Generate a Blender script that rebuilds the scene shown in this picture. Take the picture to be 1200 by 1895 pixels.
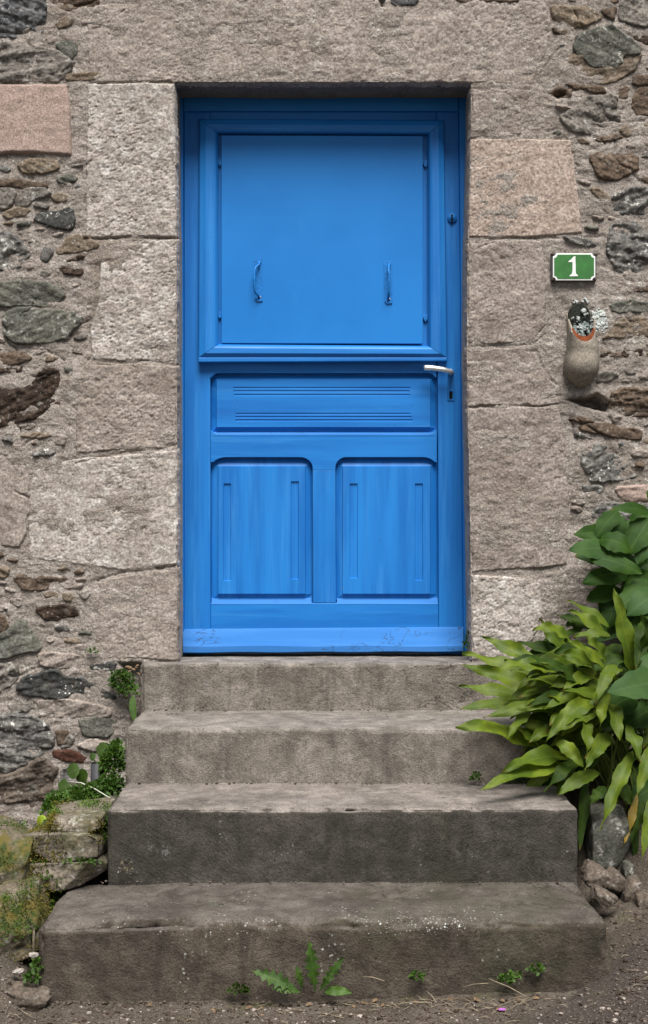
import bpy, math, random
import numpy as np
from mathutils import Vector, Matrix

for o in list(bpy.data.objects):
    bpy.data.objects.remove(o)
scene = bpy.context.scene
col = scene.collection
random.seed(7)
rng = np.random.default_rng(11)

# ------------------------------------------------------------------ camera, sky, sun, exposure
CAM_Y, CAM_Z, FPX, CX, CY = -4.36, 1.21, 2400.0, 600.0, 947.5
cam = bpy.data.cameras.new('camera')
cam.sensor_fit = 'HORIZONTAL'
cam.sensor_width = 36.0
cam.lens = 72.0
cam.clip_start = 0.05
cam.clip_end = 500.0
camo = bpy.data.objects.new('camera', cam)
camo.location = (0, CAM_Y, CAM_Z)
camo.rotation_euler = (math.radians(90), 0, 0)
col.objects.link(camo)
scene.camera = camo

SUN_EL, SUN_AZ = math.radians(60), math.radians(171)      # azimuth measured from +Y towards +X: behind the camera
world = bpy.data.worlds.new('World')
scene.world = world
world.use_nodes = True
wn = world.node_tree
wn.nodes.clear()
sky = wn.nodes.new('ShaderNodeTexSky')
sky.sky_type = 'NISHITA'
sky.sun_disc = False
sky.sun_elevation = SUN_EL
sky.sun_rotation = SUN_AZ
hs = wn.nodes.new('ShaderNodeHueSaturation')
hs.inputs['Saturation'].default_value = 0.35
bgn = wn.nodes.new('ShaderNodeBackground')
bgn.inputs['Strength'].default_value = 0.05
wo = wn.nodes.new('ShaderNodeOutputWorld')
wn.links.new(sky.outputs[0], hs.inputs['Color'])
wn.links.new(hs.outputs[0], bgn.inputs['Color'])
wn.links.new(bgn.outputs[0], wo.inputs['Surface'])

sun = bpy.data.lights.new('sun', 'SUN')
sun.energy = 4.2
sun.angle = math.radians(34)
sun.color = (1.0, 0.96, 0.91)
suno = bpy.data.objects.new('sun', sun)
sd = Vector((math.sin(SUN_AZ) * math.cos(SUN_EL), math.cos(SUN_AZ) * math.cos(SUN_EL), math.sin(SUN_EL)))
suno.rotation_euler = (-sd).to_track_quat('-Z', 'Y').to_euler()
suno.location = (0, -4, 6)
col.objects.link(suno)

scene.view_settings.view_transform = 'Standard'
scene.view_settings.look = 'None'
scene.view_settings.gamma = 1.0
scene.view_settings.exposure = 0.75
scene.view_settings.use_curve_mapping = False


# ------------------------------------------------------------------ small helpers
def W(px, py, y=0.0):
    """point seen at pixel (px, py) of the photograph, at distance y behind the wall face"""
    s = (y - CAM_Y) / FPX
    return ((px - CX) * s, y, CAM_Z - (py - CY) * s)


def XZ(px, py, y=0.0):
    p = W(px, py, y)
    return (p[0], p[2])


def sstep(a, b, x):
    t = np.clip((np.asarray(x, float) - a) / (b - a), 0, 1)
    return t * t * (3 - 2 * t)


def _hash(ix, iy, iz, seed):
    h = (ix.astype(np.uint32) * np.uint32(374761393) + iy.astype(np.uint32) * np.uint32(668265263)
         + iz.astype(np.uint32) * np.uint32(2147483647) + np.uint32((seed * 1013904223) & 0xffffffff))
    h = (h ^ (h >> np.uint32(13))) * np.uint32(1274126177)
    h = (h ^ (h >> np.uint32(16))) * np.uint32(2246822519)
    h = h ^ (h >> np.uint32(15))
    return h.astype(np.float64) / 4294967295.0 * 2 - 1


def vnoise(x, y, z, seed=0):
    x, y, z = np.broadcast_arrays(np.asarray(x, float), np.asarray(y, float), np.asarray(z, float))
    fx, fy, fz = np.floor(x), np.floor(y), np.floor(z)
    ix, iy, iz = fx.astype(np.int64), fy.astype(np.int64), fz.astype(np.int64)
    tx, ty, tz = x - fx, y - fy, z - fz
    tx, ty, tz = (t * t * t * (t * (t * 6 - 15) + 10) for t in (tx, ty, tz))
    r = 0
    for dx in (0, 1):
        for dy in (0, 1):
            for dz in (0, 1):
                w = (tx if dx else 1 - tx) * (ty if dy else 1 - ty) * (tz if dz else 1 - tz)
                r = r + w * _hash(ix + dx, iy + dy, iz + dz, seed)
    return r


def fbm(x, y, z, octv=4, seed=0, gain=0.5):
    a, s, n = 1.0, 0.0, 0.0
    f = 1.0
    for i in range(octv):
        s = s + a * vnoise(np.asarray(x) * f, np.asarray(y) * f, np.asarray(z) * f, seed + i * 17)
        n += a
        a *= gain
        f *= 2.03
    return s / n


def poly_sdf(x, z, poly):
    """signed distance to a polygon, negative inside"""
    P = np.asarray(poly, float)
    d2 = np.full(x.shape, 1e9)
    ins = np.zeros(x.shape, bool)
    n = len(P)
    for i in range(n):
        a, b = P[i], P[(i + 1) % n]
        e = b - a
        wx, wz = x - a[0], z - a[1]
        t = np.clip((wx * e[0] + wz * e[1]) / max(e @ e, 1e-12), 0, 1)
        dx, dz = wx - e[0] * t, wz - e[1] * t
        d2 = np.minimum(d2, dx * dx + dz * dz)
        c = (a[1] > z) != (b[1] > z)
        with np.errstate(divide='ignore', invalid='ignore'):
            xi = a[0] + (z - a[1]) * e[0] / (e[1] if e[1] != 0 else 1e-12)
        ins ^= c & (x < xi)
    d = np.sqrt(d2)
    return np.where(ins, -d, d)


def chaikin(poly, n=1, k=0.14):
    P = [tuple(p) for p in poly]
    for _ in range(n):
        Q = []
        for i in range(len(P)):
            a, b = P[i], P[(i + 1) % len(P)]
            Q.append((a[0] * (1 - k) + b[0] * k, a[1] * (1 - k) + b[1] * k))
            Q.append((a[0] * k + b[0] * (1 - k), a[1] * k + b[1] * (1 - k)))
        P = Q
    return P


def raw_mesh(name, verts, faces, smooth=True, uv=None):
    """numpy verts (n,3) and quads (m,4) or python lists -> mesh"""
    me = bpy.data.meshes.new(name)
    if isinstance(faces, np.ndarray):
        k = faces.shape[1]
        me.vertices.add(len(verts))
        me.vertices.foreach_set('co', np.asarray(verts, np.float32).ravel())
        me.loops.add(faces.size)
        me.loops.foreach_set('vertex_index', faces.astype(np.int32).ravel())
        me.polygons.add(len(faces))
        me.polygons.foreach_set('loop_start', np.arange(0, faces.size, k, dtype=np.int32))
        me.update(calc_edges=True)
        me.validate()
    else:
        me.from_pydata([tuple(v) for v in verts], [], faces)
        me.update()
    if uv is not None:
        l = me.uv_layers.new(name='UVMap')
        idx = np.empty(len(me.loops), np.int32)
        me.loops.foreach_get('vertex_index', idx)
        l.data.foreach_set('uv', np.asarray(uv, np.float32)[idx].ravel())
    me.polygons.foreach_set('use_smooth', np.full(len(me.polygons), bool(smooth)))
    return me


def link(name, me, mat=None, parent=None):
    o = bpy.data.objects.new(name, me)
    col.objects.link(o)
    if mat is not None:
        me.materials.append(mat)
    if parent is not None:
        o.parent = parent
        base = parent
        loc = Vector((0, 0, 0))
        while base is not None:
            loc += base.location
            base = base.parent
        me.transform(Matrix.Translation(-loc))
    return o


def thing(name, label, cat, loc=(0, 0, 0), group=None):
    o = bpy.data.objects.new(name, None)
    o.empty_display_size = 0.1
    o.location = loc
    col.objects.link(o)
    o['kind'] = 'thing'
    o['label'] = label
    o['category'] = cat
    if group:
        o['group'] = group
    return o


def tag(o, label, cat, group=None):
    o['label'] = label
    o['category'] = cat
    if group:
        o['group'] = group
    return o


class MB:
    def __init__(s):
        s.v, s.f, s.uv = [], [], []

    def add(s, verts, faces, uv=None):
        o = len(s.v)
        s.v += [tuple(v) for v in verts]
        s.f += [tuple(i + o for i in f) for f in faces]
        s.uv += list(uv) if uv is not None else [(0, 0)] * len(verts)

    def build(s, name, mat, parent=None, smooth=True):
        me = raw_mesh(name, s.v, s.f, smooth, s.uv)
        return link(name, me, mat, parent)


def prism(mb, outline, y0, y1, bev=0.0, slope=0.0):
    """extrude a px outline (list of (px,py), clockwise on screen) from y0 (front) to y1 (back), chamfered front edge.
    Outline is given in pixels at the front depth."""
    pts = [XZ(px, py, y0) for px, py in outline]
    prism_xz(mb, pts, y0, y1, bev)


def prism_xz(mb, pts, y0, y1, bev=0.0):
    n = len(pts)
    area = sum(pts[i][0] * pts[(i + 1) % n][1] - pts[(i + 1) % n][0] * pts[i][1] for i in range(n))
    if area < 0:
        pts = pts[::-1]
    # counter-clockwise in (x, z): faces -Y
    def inset(d):
        out = []
        for i in range(n):
            p0, p1, p2 = pts[i - 1], pts[i], pts[(i + 1) % n]
            e1 = np.array(p1) - np.array(p0)
            e2 = np.array(p2) - np.array(p1)
            n1 = np.array((-e1[1], e1[0])) / (np.linalg.norm(e1) + 1e-9)
            n2 = np.array((-e2[1], e2[0])) / (np.linalg.norm(e2) + 1e-9)
            m = n1 + n2
            m = m / max(m @ m, 1.0) * 2
            out.append((p1[0] + m[0] * d, p1[1] + m[1] * d))
        return out
    rings = []
    if bev > 0:
        ip = inset(bev)
        rings.append([(p[0], y0, p[1]) for p in ip])
        mid = inset(bev * 0.3)
        rings.append([(p[0], y0 + bev * 0.3, p[1]) for p in mid])
        rings.append([(p[0], y0 + bev, p[1]) for p in pts])
    else:
        rings.append([(p[0], y0, p[1]) for p in pts])
    rings.append([(p[0], y1, p[1]) for p in pts])
    v = [q for r in rings for q in r]
    f = [tuple(range(n))]
    for k in range(len(rings) - 1):
        for i in range(n):
            j = (i + 1) % n
            f.append((k * n + i, (k + 1) * n + i, (k + 1) * n + j, k * n + j))
    b = (len(rings) - 1) * n
    f.append(tuple(b + i for i in reversed(range(n))))
    mb.add(v, f)


def tube(mb, path, radii, n=8, cap=True):
    path = [Vector(p) for p in path]
    if not hasattr(radii, '__len__'):
        radii = [radii] * len(path)
    v, f = [], []
    ref = None
    for i, p in enumerate(path):
        t = (path[min(i + 1, len(path) - 1)] - path[max(i - 1, 0)]).normalized()
        if ref is None:
            ref = Vector((0, 0, 1)) if abs(t.z) < 0.9 else Vector((1, 0, 0))
        a = t.cross(ref).normalized()
        b = t.cross(a).normalized()
        ref = -b if (-b).dot(ref) > 0 else b
        a = t.cross(ref).normalized()
        b = ref
        for k in range(n):
            an = 2 * math.pi * k / n
            v.append(p + (a * math.cos(an) + b * math.sin(an)) * radii[i])
    for i in range(len(path) - 1):
        for k in range(n):
            k2 = (k + 1) % n
            f.append((i * n + k, i * n + k2, (i + 1) * n + k2, (i + 1) * n + k))
    if cap:
        f.append(tuple(reversed(range(n))))
        f.append(tuple((len(path) - 1) * n + k for k in range(n)))
    mb.add(v, f)


# ------------------------------------------------------------------ materials
class G:
    def __init__(s, name):
        s.mat = bpy.data.materials.new(name)
        s.mat.use_nodes = True
        s.nt = s.mat.node_tree
        s.nt.nodes.clear()
        s.out = s.nt.nodes.new('ShaderNodeOutputMaterial')
        s.co = s.nt.nodes.new('ShaderNodeTexCoord').outputs['Object']

    def n(s, typ, ins=None, **props):
        nd = s.nt.nodes.new(typ)
        for k, v in props.items():
            setattr(nd, k, v)
        for k, v in (ins or {}).items():
            if isinstance(v, bpy.types.NodeSocket):
                s.nt.links.new(v, nd.inputs[k])
            else:
                nd.inputs[k].default_value = v
        return nd

    def noise(s, scale, detail=4, rough=0.55, dist=0.0, vec=None):
        return s.n('ShaderNodeTexNoise', {'Vector': vec or s.co, 'Scale': scale, 'Detail': detail, 'Roughness': rough, 'Distortion': dist}).outputs['Fac']

    def mapped(s, scale=(1, 1, 1), rot=(0, 0, 0), loc=(0, 0, 0)):
        return s.n('ShaderNodeMapping', {'Vector': s.co, 'Scale': scale, 'Rotation': rot, 'Location': loc}).outputs[0]

    def ramp(s, fac, a, b, inv=False):
        nd = s.n('ShaderNodeMapRange', {'Value': fac, 'From Min': a, 'From Max': b, 'To Min': 1.0 if inv else 0.0, 'To Max': 0.0 if inv else 1.0}, interpolation_type='SMOOTHSTEP')
        return nd.outputs[0]

    def math(s, op, a, b=0.0):
        return s.n('ShaderNodeMath', {0: a, 1: b}, operation=op).outputs[0]

    def mix(s, fac, a, b, blend='MIX'):
        nd = s.nt.nodes.new('ShaderNodeMix')
        nd.data_type = 'RGBA'
        nd.blend_type = blend
        for i, v in ((0, fac), (6, a), (7, b)):
            if isinstance(v, bpy.types.NodeSocket):
                s.nt.links.new(v, nd.inputs[i])
            elif i == 0:
                nd.inputs[0].default_value = v
            else:
                nd.inputs[i].default_value = (*v, 1.0) if len(v) == 3 else v
        return nd.outputs[2]

    def bump(s, h, strength=0.5, dist=0.003, normal=None):
        ins = {'Height': h, 'Strength': strength, 'Distance': dist}
        if normal is not None:
            ins['Normal'] = normal
        return s.n('ShaderNodeBump', ins).outputs[0]

    def pbr(s, color, rough=0.8, normal=None, spec=0.3, **kw):
        ins = {'Base Color': color if isinstance(color, bpy.types.NodeSocket) else (*color, 1.0), 'Roughness': rough, 'Specular IOR Level': spec}
        if normal is not None:
            ins['Normal'] = normal
        ins.update(kw)
        b = s.n('ShaderNodeBsdfPrincipled', ins)
        return b.outputs[0]

    def done(s, shader):
        s.nt.links.new(shader, s.out.inputs['Surface'])
        return s.mat


def stone_mat(name, c1, c2, c3, big=5.0, grain=150.0, dark=0.3, darkc=(0.05, 0.042, 0.036), lich=0.0, lichc=(0.55, 0.54, 0.5), bump=0.6, lscale=28.0, moss=0.0, stain=0.0):
    g = G(name)
    n1 = g.noise(big, 6, 0.62, 0.4)
    n2 = g.noise(big * 4.1, 6, 0.65, 0.3)
    c = g.mix(g.ramp(n1, 0.36, 0.64), c1, c2)
    c = g.mix(g.ramp(n2, 0.45, 0.75), c, c3)
    gr = g.noise(grain, 3, 0.6)
    fine = g.mix(g.ramp(gr, 0.3, 0.72), (0.62, 0.6, 0.58), (1.3, 1.3, 1.3))
    c = g.mix(1.0, c, fine, 'MULTIPLY')
    if dark > 0:
        dk = g.math('MULTIPLY', g.ramp(g.noise(grain * 0.75, 2, 0.5, 0.2), 0.57, 0.66), g.ramp(g.noise(big * 2.3, 4), 0.35, 0.62))
        c = g.mix(g.math('MULTIPLY', dk, dark), c, darkc)
    if stain > 0:
        st = g.ramp(g.noise(2.1, 5, 0.6, 0.8), 0.5, 0.72)
        c = g.mix(g.math('MULTIPLY', st, stain), c, (0.16, 0.125, 0.095))
    if lich > 0:
        l1 = g.noise(lscale, 5, 0.7, 0.6)
        l2 = g.noise(lscale * 0.22, 3, 0.5)
        lm = g.math('MULTIPLY', g.ramp(l1, 0.57, 0.63), g.ramp(l2, 0.42, 0.6))
        c = g.mix(g.math('MULTIPLY', lm, lich), c, lichc)
        vo = g.n('ShaderNodeTexVoronoi', {'Vector': g.co, 'Scale': lscale * 1.6, 'Randomness': 1.0})
        sp = g.math('MULTIPLY', g.ramp(vo.outputs['Distance'], 0.16, 0.24, True), g.ramp(g.noise(lscale * 0.3, 3), 0.5, 0.62))
        c = g.mix(g.math('MULTIPLY', sp, lich), c, (0.58, 0.57, 0.53))
    if moss > 0:
        m = g.math('MULTIPLY', g.ramp(g.noise(9, 6, 0.65), 0.42, 0.6), moss)
        mc = g.mix(g.ramp(g.noise(45, 4), 0.35, 0.65), (0.028, 0.048, 0.010), (0.105, 0.085, 0.022))
        c = g.mix(m, c, mc)
    h = g.math('ADD', g.math('MULTIPLY', g.noise(grain * 0.55, 4, 0.65), 1.0), g.math('MULTIPLY', g.noise(grain * 0.16, 4, 0.6), 1.3))
    nrm = g.bump(h, bump, 0.006)
    return g.done(g.pbr(c, 0.9, nrm, 0.15))


M = {}
M['mortar'] = stone_mat('lime_mortar', (0.2957, 0.2602, 0.2326), (0.2249, 0.1973, 0.1736), (0.3548, 0.3272, 0.3036), 6.5, 190, 0.6, lich=0.55, bump=0.9, stain=0.42, lscale=36)
M['cement'] = stone_mat('shaded_grey_cement', (0.195, 0.1762, 0.15), (0.1575, 0.1425, 0.1237), (0.225, 0.2063, 0.18), 7, 240, 0.2, bump=0.3)  # darker copy for the soffit, its shade kept in the colour
M['cement_pale_lit'] = stone_mat('pale_lit_cement', (0.36, 0.325, 0.285), (0.30, 0.27, 0.235), (0.42, 0.39, 0.35), 7, 240, 0.2, bump=0.4)  # fresh and paler, colour raised further to light the dim reveals
M['granite'] = stone_mat('beige_granite', (0.3177, 0.2774, 0.2459), (0.2332, 0.2003, 0.1761), (0.3819, 0.3453, 0.3161), 4.0, 130, 0.5, bump=0.5, stain=0.35)
M['granite_pale'] = stone_mat('pale_granite', (0.3907, 0.3532, 0.3233), (0.2944, 0.2606, 0.2344), (0.5085, 0.4935, 0.471), 5.5, 125, 0.5, bump=0.55)
M['granite_pink'] = stone_mat('pink_granite', (0.3696, 0.2992, 0.2552), (0.3168, 0.2552, 0.2156), (0.4224, 0.3608, 0.3168), 5.0, 135, 0.5, bump=0.5)
M['granite_dark'] = stone_mat('brown_granite', (0.2802, 0.2411, 0.2163), (0.2035, 0.173, 0.1538), (0.3645, 0.3254, 0.297), 5.0, 135, 0.5, bump=0.5, stain=0.3)
M['pink_smooth'] = stone_mat('smooth_pink_sandstone', (0.34, 0.2592, 0.2253), (0.306, 0.2338, 0.204), (0.3655, 0.289, 0.255), 6, 210, 0.12, bump=0.25)
M['slate'] = stone_mat('dark_slate', (0.0595, 0.0595, 0.0546), (0.0434, 0.0462, 0.0462), (0.084, 0.0805, 0.07), 8, 120, 0.3, lich=0.8, lscale=42, bump=0.5)
M['slate_green'] = stone_mat('green_grey_slate', (0.117, 0.117, 0.0975), (0.0858, 0.0897, 0.078), (0.156, 0.1521, 0.1326), 7, 120, 0.3, lich=0.55, lscale=26, bump=0.6)
M['grey'] = stone_mat('grey_fieldstone', (0.1794, 0.1638, 0.1443), (0.1326, 0.1209, 0.1092), (0.234, 0.2223, 0.2028), 8, 110, 0.5, lich=0.6, lscale=22, bump=0.9)
M['grey_lichen'] = stone_mat('lichen_crusted_stone', (0.156, 0.1482, 0.1365), (0.078, 0.078, 0.0764), (0.234, 0.2301, 0.2184), 11, 85, 0.8, lich=0.9, lscale=34, bump=1.0)
M['blue_grey'] = stone_mat('blue_grey_granite', (0.1287, 0.131, 0.1365), (0.0663, 0.0702, 0.0757), (0.234, 0.234, 0.2418), 14, 80, 0.8, lich=0.4, lscale=30, bump=1.0)
M['tan'] = stone_mat('tan_schist', (0.1833, 0.1443, 0.1053), (0.1326, 0.1053, 0.078), (0.234, 0.195, 0.156), 9, 120, 0.4, lich=0.35, lscale=40, bump=0.7)
M['brown'] = stone_mat('brown_schist', (0.117, 0.0858, 0.0624), (0.078, 0.0569, 0.0429), (0.156, 0.1209, 0.0936), 9, 110, 0.5, lich=0.3, lscale=45, bump=0.8)
M['darkbrown'] = stone_mat('dark_brown_stone', (0.049, 0.0336, 0.0252), (0.0294, 0.021, 0.0168), (0.091, 0.0665, 0.049), 12, 90, 0.5, lich=0.35, lscale=38, bump=1.0)
M['rust'] = stone_mat('rust_red_brick', (0.084, 0.0385, 0.0266), (0.063, 0.0294, 0.021), (0.105, 0.0525, 0.0385), 9, 140, 0.3, bump=0.4)
M['mossy'] = stone_mat('mossy_stone', (0.14, 0.119, 0.0875), (0.098, 0.084, 0.063), (0.182, 0.154, 0.119), 7, 100, 0.5, lich=0.35, bump=0.9, moss=0.95)
M['ledge'] = stone_mat('ledge_stone', (0.18, 0.1537, 0.1237), (0.1275, 0.1125, 0.09), (0.24, 0.21, 0.1725), 8, 100, 0.5, lich=0.45, bump=0.9, moss=0.45)
M['rubble'] = stone_mat('rubble_stone', (0.1178, 0.0961, 0.0775), (0.0806, 0.0651, 0.0527), (0.155, 0.1302, 0.1085), 9, 110, 0.4, lich=0.2, bump=0.7)


def step_mat(name, front, front2, top, top2, lichen=0.5, algae=0.25):
    """worn stone: the trodden top keeps a paler skin than the weathered front"""
    g = G(name)
    geo = g.nt.nodes.new('ShaderNodeNewGeometry')
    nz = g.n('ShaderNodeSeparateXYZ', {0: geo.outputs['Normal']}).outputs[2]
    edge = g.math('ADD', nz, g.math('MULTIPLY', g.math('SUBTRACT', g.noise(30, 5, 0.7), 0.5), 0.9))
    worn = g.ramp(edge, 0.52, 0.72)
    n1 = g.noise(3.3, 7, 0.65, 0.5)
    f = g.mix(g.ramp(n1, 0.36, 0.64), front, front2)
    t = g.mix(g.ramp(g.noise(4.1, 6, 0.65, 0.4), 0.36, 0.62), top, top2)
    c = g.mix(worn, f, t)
    n2 = g.noise(14, 6, 0.7, 0.4)
    c = g.mix(1.0, c, g.mix(g.ramp(n2, 0.32, 0.7), (0.66, 0.65, 0.64), (1.32, 1.32, 1.32)), 'MULTIPLY')
    gr = g.noise(230, 3, 0.65)
    c = g.mix(1.0, c, g.mix(g.ramp(gr, 0.3, 0.7), (0.70, 0.69, 0.68), (1.26, 1.25, 1.24)), 'MULTIPLY')
    st = g.ramp(g.noise(4.2, 6, 0.7, 1.0, g.mapped((1, 1, 0.55))), 0.5, 0.7)
    c = g.mix(g.math('MULTIPLY', st, 0.5), c, tuple(x * 0.5 for x in front2))
    run = g.ramp(g.noise(1.0, 5, 0.65, 0.4, g.mapped((17, 17, 2.4))), 0.5, 0.68)
    run = g.math('MULTIPLY', g.math('MULTIPLY', run, g.math('SUBTRACT', 1.0, worn)), 0.5)
    c = g.mix(run, c, tuple(x * 0.45 for x in front2))
    ck = g.math('ABSOLUTE', g.math('SUBTRACT', g.noise(3.4, 5, 0.62, 0.7, g.mapped((1, 1, 1), (0.3, 0.2, 0), (4.4, 1.2, 0))), 0.5))
    ck = g.math('MULTIPLY', g.ramp(ck, 0.0025, 0.006, True), g.ramp(g.noise(2.4, 3), 0.5, 0.58))
    c = g.mix(g.math('MULTIPLY', ck, 0.7), c, (0.02, 0.018, 0.015))
    fl = g.math('MULTIPLY', g.ramp(g.noise(34, 6, 0.72, 0.8), 0.6, 0.68), g.ramp(g.noise(4, 4), 0.47, 0.62))
    c = g.mix(g.math('MULTIPLY', fl, 0.45), c, tuple(min(0.3, x * 1.7) for x in top))
    vo = g.n('ShaderNodeTexVoronoi', {'Vector': g.co, 'Scale': 62.0, 'Randomness': 1.0})
    sp = g.math('MULTIPLY', g.ramp(vo.outputs['Distance'], 0.12, 0.26, True), g.ramp(g.noise(6.5, 4, 0.6), 0.55, 0.65))
    c = g.mix(g.math('MULTIPLY', sp, lichen), c, (0.36, 0.355, 0.33))
    dk = g.ramp(g.noise(105, 2, 0.5), 0.63, 0.70)
    c = g.mix(g.math('MULTIPLY', dk, 0.55), c, tuple(x * 0.35 for x in front2))
    al = g.math('MULTIPLY', g.ramp(g.noise(2.6, 5, 0.6), 0.5, 0.68), algae)
    c = g.mix(al, c, (0.055, 0.058, 0.028))
    h = g.math('ADD', g.noise(150, 4, 0.7), g.math('MULTIPLY', g.noise(38, 4, 0.6), 1.2))
    return g.done(g.pbr(c, 0.88, g.bump(h, 0.7, 0.006), 0.2))


M['step_a'] = step_mat('pale_step_stone', (0.21, 0.188, 0.165), (0.165, 0.147, 0.128), (0.225, 0.206, 0.188), (0.185, 0.168, 0.152), 0.35, 0.15)
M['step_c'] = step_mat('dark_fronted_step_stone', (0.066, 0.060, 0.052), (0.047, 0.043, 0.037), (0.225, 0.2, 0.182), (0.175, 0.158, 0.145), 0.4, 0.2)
M['step_d'] = step_mat('brown_step_stone', (0.094, 0.078, 0.062), (0.066, 0.056, 0.045), (0.12, 0.106, 0.094), (0.09, 0.08, 0.07), 0.9, 0.3)


def paint_mat(name='blue_gloss_paint', horiz=False):
    g = G(name)
    gv = g.mapped((60, 60, 2.2) if not horiz else (2.2, 60, 60))
    grain = g.noise(1.0, 5, 0.6, 0.2, gv)
    wide = g.noise(1.0, 4, 0.6, 0.0, g.mapped((14, 14, 1.1) if not horiz else (1.1, 14, 14)))
    blot = g.noise(3.5, 4, 0.6)
    c = g.mix(g.ramp(wide, 0.35, 0.68), (0.008, 0.130, 0.440), (0.015, 0.190, 0.560))
    c = g.mix(g.math('MULTIPLY', g.ramp(blot, 0.4, 0.7), 0.45), c, (0.010, 0.165, 0.50))
    c = g.mix(g.math('MULTIPLY', g.ramp(grain, 0.55, 0.8), 0.28), c, (0.06, 0.27, 0.62))
    runs = g.ramp(g.noise(1.0, 5, 0.65, 0.3, g.mapped((26, 26, 1.3) if not horiz else (1.3, 26, 26), (0, 0, 0), (3.1, 0, 1.7))), 0.52, 0.66)
    c = g.mix(g.math('MULTIPLY', runs, 0.32), c, (0.045, 0.245, 0.60))
    runs2 = g.ramp(g.noise(1.0, 4, 0.6, 0.3, g.mapped((19, 19, 0.9) if not horiz else (0.9, 19, 19), (0, 0, 0), (7.1, 0, 4.7))), 0.55, 0.66)
    c = g.mix(g.math('MULTIPLY', runs2, 0.4), c, (0.006, 0.105, 0.38))
    dirt = g.math('MULTIPLY', g.ramp(g.noise(70, 5, 0.75), 0.62, 0.72), g.ramp(g.noise(3.1, 4), 0.48, 0.62))
    c = g.mix(g.math('MULTIPLY', dirt, 0.6), c, (0.015, 0.05, 0.12))
    chip = g.math('MULTIPLY', g.ramp(g.noise(38, 4, 0.6), 0.70, 0.73), g.ramp(g.noise(4.3, 3), 0.52, 0.6))
    c = g.mix(g.math('MULTIPLY', chip, 0.7), c, (0.10, 0.22, 0.38))
    h = g.math('ADD', g.math('MULTIPLY', grain, 1.0), g.math('MULTIPLY', g.noise(420, 2), 0.25))
    r = g.n('ShaderNodeMapRange', {'Value': blot, 'From Min': 0.3, 'From Max': 0.7, 'To Min': 0.42, 'To Max': 0.56}).outputs[0]
    return g.done(g.pbr(c, r, g.bump(h, 0.22, 0.0016), 0.28))


M['paint'] = paint_mat()
M['paint_h'] = paint_mat('blue_gloss_paint_horizontal', True)


def sheet_mat():
    g = G('smooth_blue_paint')
    c = g.mix(g.ramp(g.noise(2.2, 4, 0.55), 0.35, 0.66), (0.008, 0.158, 0.49), (0.012, 0.182, 0.54))
    sc = g.math('MULTIPLY', g.ramp(g.noise(1.0, 4, 0.6, 0, g.mapped((14, 14, 5))), 0.6, 0.75), 0.12)
    c = g.mix(sc, c, (0.03, 0.24, 0.62))
    return g.done(g.pbr(c, 0.46, g.bump(g.noise(140, 3), 0.12, 0.001), 0.28))


M['sheet'] = sheet_mat()


def board_mat():
    g = G('scuffed_blue_paint')
    wide = g.noise(1.0, 4, 0.6, 0.0, g.mapped((1.5, 20, 20)))
    c = g.mix(g.ramp(wide, 0.35, 0.68), (0.030, 0.145, 0.41), (0.045, 0.175, 0.47))
    ln = g.math('ABSOLUTE', g.math('SUBTRACT', g.noise(7, 3, 0.55, 1.2, g.mapped((1, 1, 2.2), (0, 0.5, 0))), 0.5))
    ln = g.math('MULTIPLY', g.ramp(ln, 0.004, 0.012, True), g.ramp(g.noise(6.5, 3), 0.52, 0.62))
    c = g.mix(g.math('MULTIPLY', ln, 0.85), c, (0.03, 0.07, 0.15))
    sc = g.math('MULTIPLY', g.ramp(g.noise(70, 4, 0.7, 0.0, g.mapped((0.25, 1, 1))), 0.63, 0.7), g.ramp(g.noise(4, 3), 0.45, 0.6))
    c = g.mix(g.math('MULTIPLY', sc, 0.6), c, (0.03, 0.09, 0.22))
    return g.done(g.pbr(c, 0.75, g.bump(g.noise(160, 3), 0.15, 0.002), 0.08))


M['board'] = board_mat()


def flat_mat(name, c, rough=0.6, metal=0.0, var=0.15, scale=60, bump=0.1, spec=0.4):
    g = G(name)
    n = g.noise(scale, 4, 0.6)
    cc = g.mix(g.ramp(n, 0.35, 0.68), tuple(x * (1 - var) for x in c), tuple(min(1, x * (1 + var)) for x in c))
    return g.done(g.pbr(cc, rough, g.bump(n, bump, 0.002), spec, Metallic=metal))


M['alu'] = flat_mat('brushed_aluminium', (0.78, 0.77, 0.74), 0.32, 0.75, 0.06, 90, 0.05)
M['brass_dark'] = flat_mat('tarnished_metal', (0.13, 0.14, 0.17), 0.4, 0.7, 0.3, 200, 0.1)
M['black'] = flat_mat('void_shade', (0.008, 0.008, 0.009), 0.9, 0, 0.2, 30, 0.0, 0.1)  # flat black painting the darkness inside openings
M['iron'] = flat_mat('blue_painted_iron', (0.010, 0.155, 0.47), 0.5, 0.0, 0.2, 120, 0.2, 0.25)
M['chrome'] = flat_mat('worn_steel', (0.55, 0.56, 0.58), 0.35, 0.9, 0.1, 150, 0.1)
M['enamel_green'] = flat_mat('green_enamel', (0.036, 0.15, 0.034), 0.35, 0, 0.14, 40, 0.03, 0.5)
M['enamel_white'] = flat_mat('white_enamel', (0.74, 0.76, 0.74), 0.35, 0, 0.05, 60, 0.03, 0.5)
M['backing'] = flat_mat('dark_backing', (0.065, 0.06, 0.065), 0.7, 0, 0.25, 80, 0.2)
M['rusty'] = flat_mat('rusty_screw', (0.05, 0.032, 0.024), 0.7, 0.3, 0.3, 200, 0.3)
M['pipe'] = flat_mat('grey_plastic', (0.032, 0.033, 0.038), 0.6, 0, 0.15, 40, 0.05)
M['terracotta'] = flat_mat('orange_terracotta', (0.135, 0.034, 0.010), 0.85, 0, 0.2, 60, 0.15, 0.2)
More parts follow.
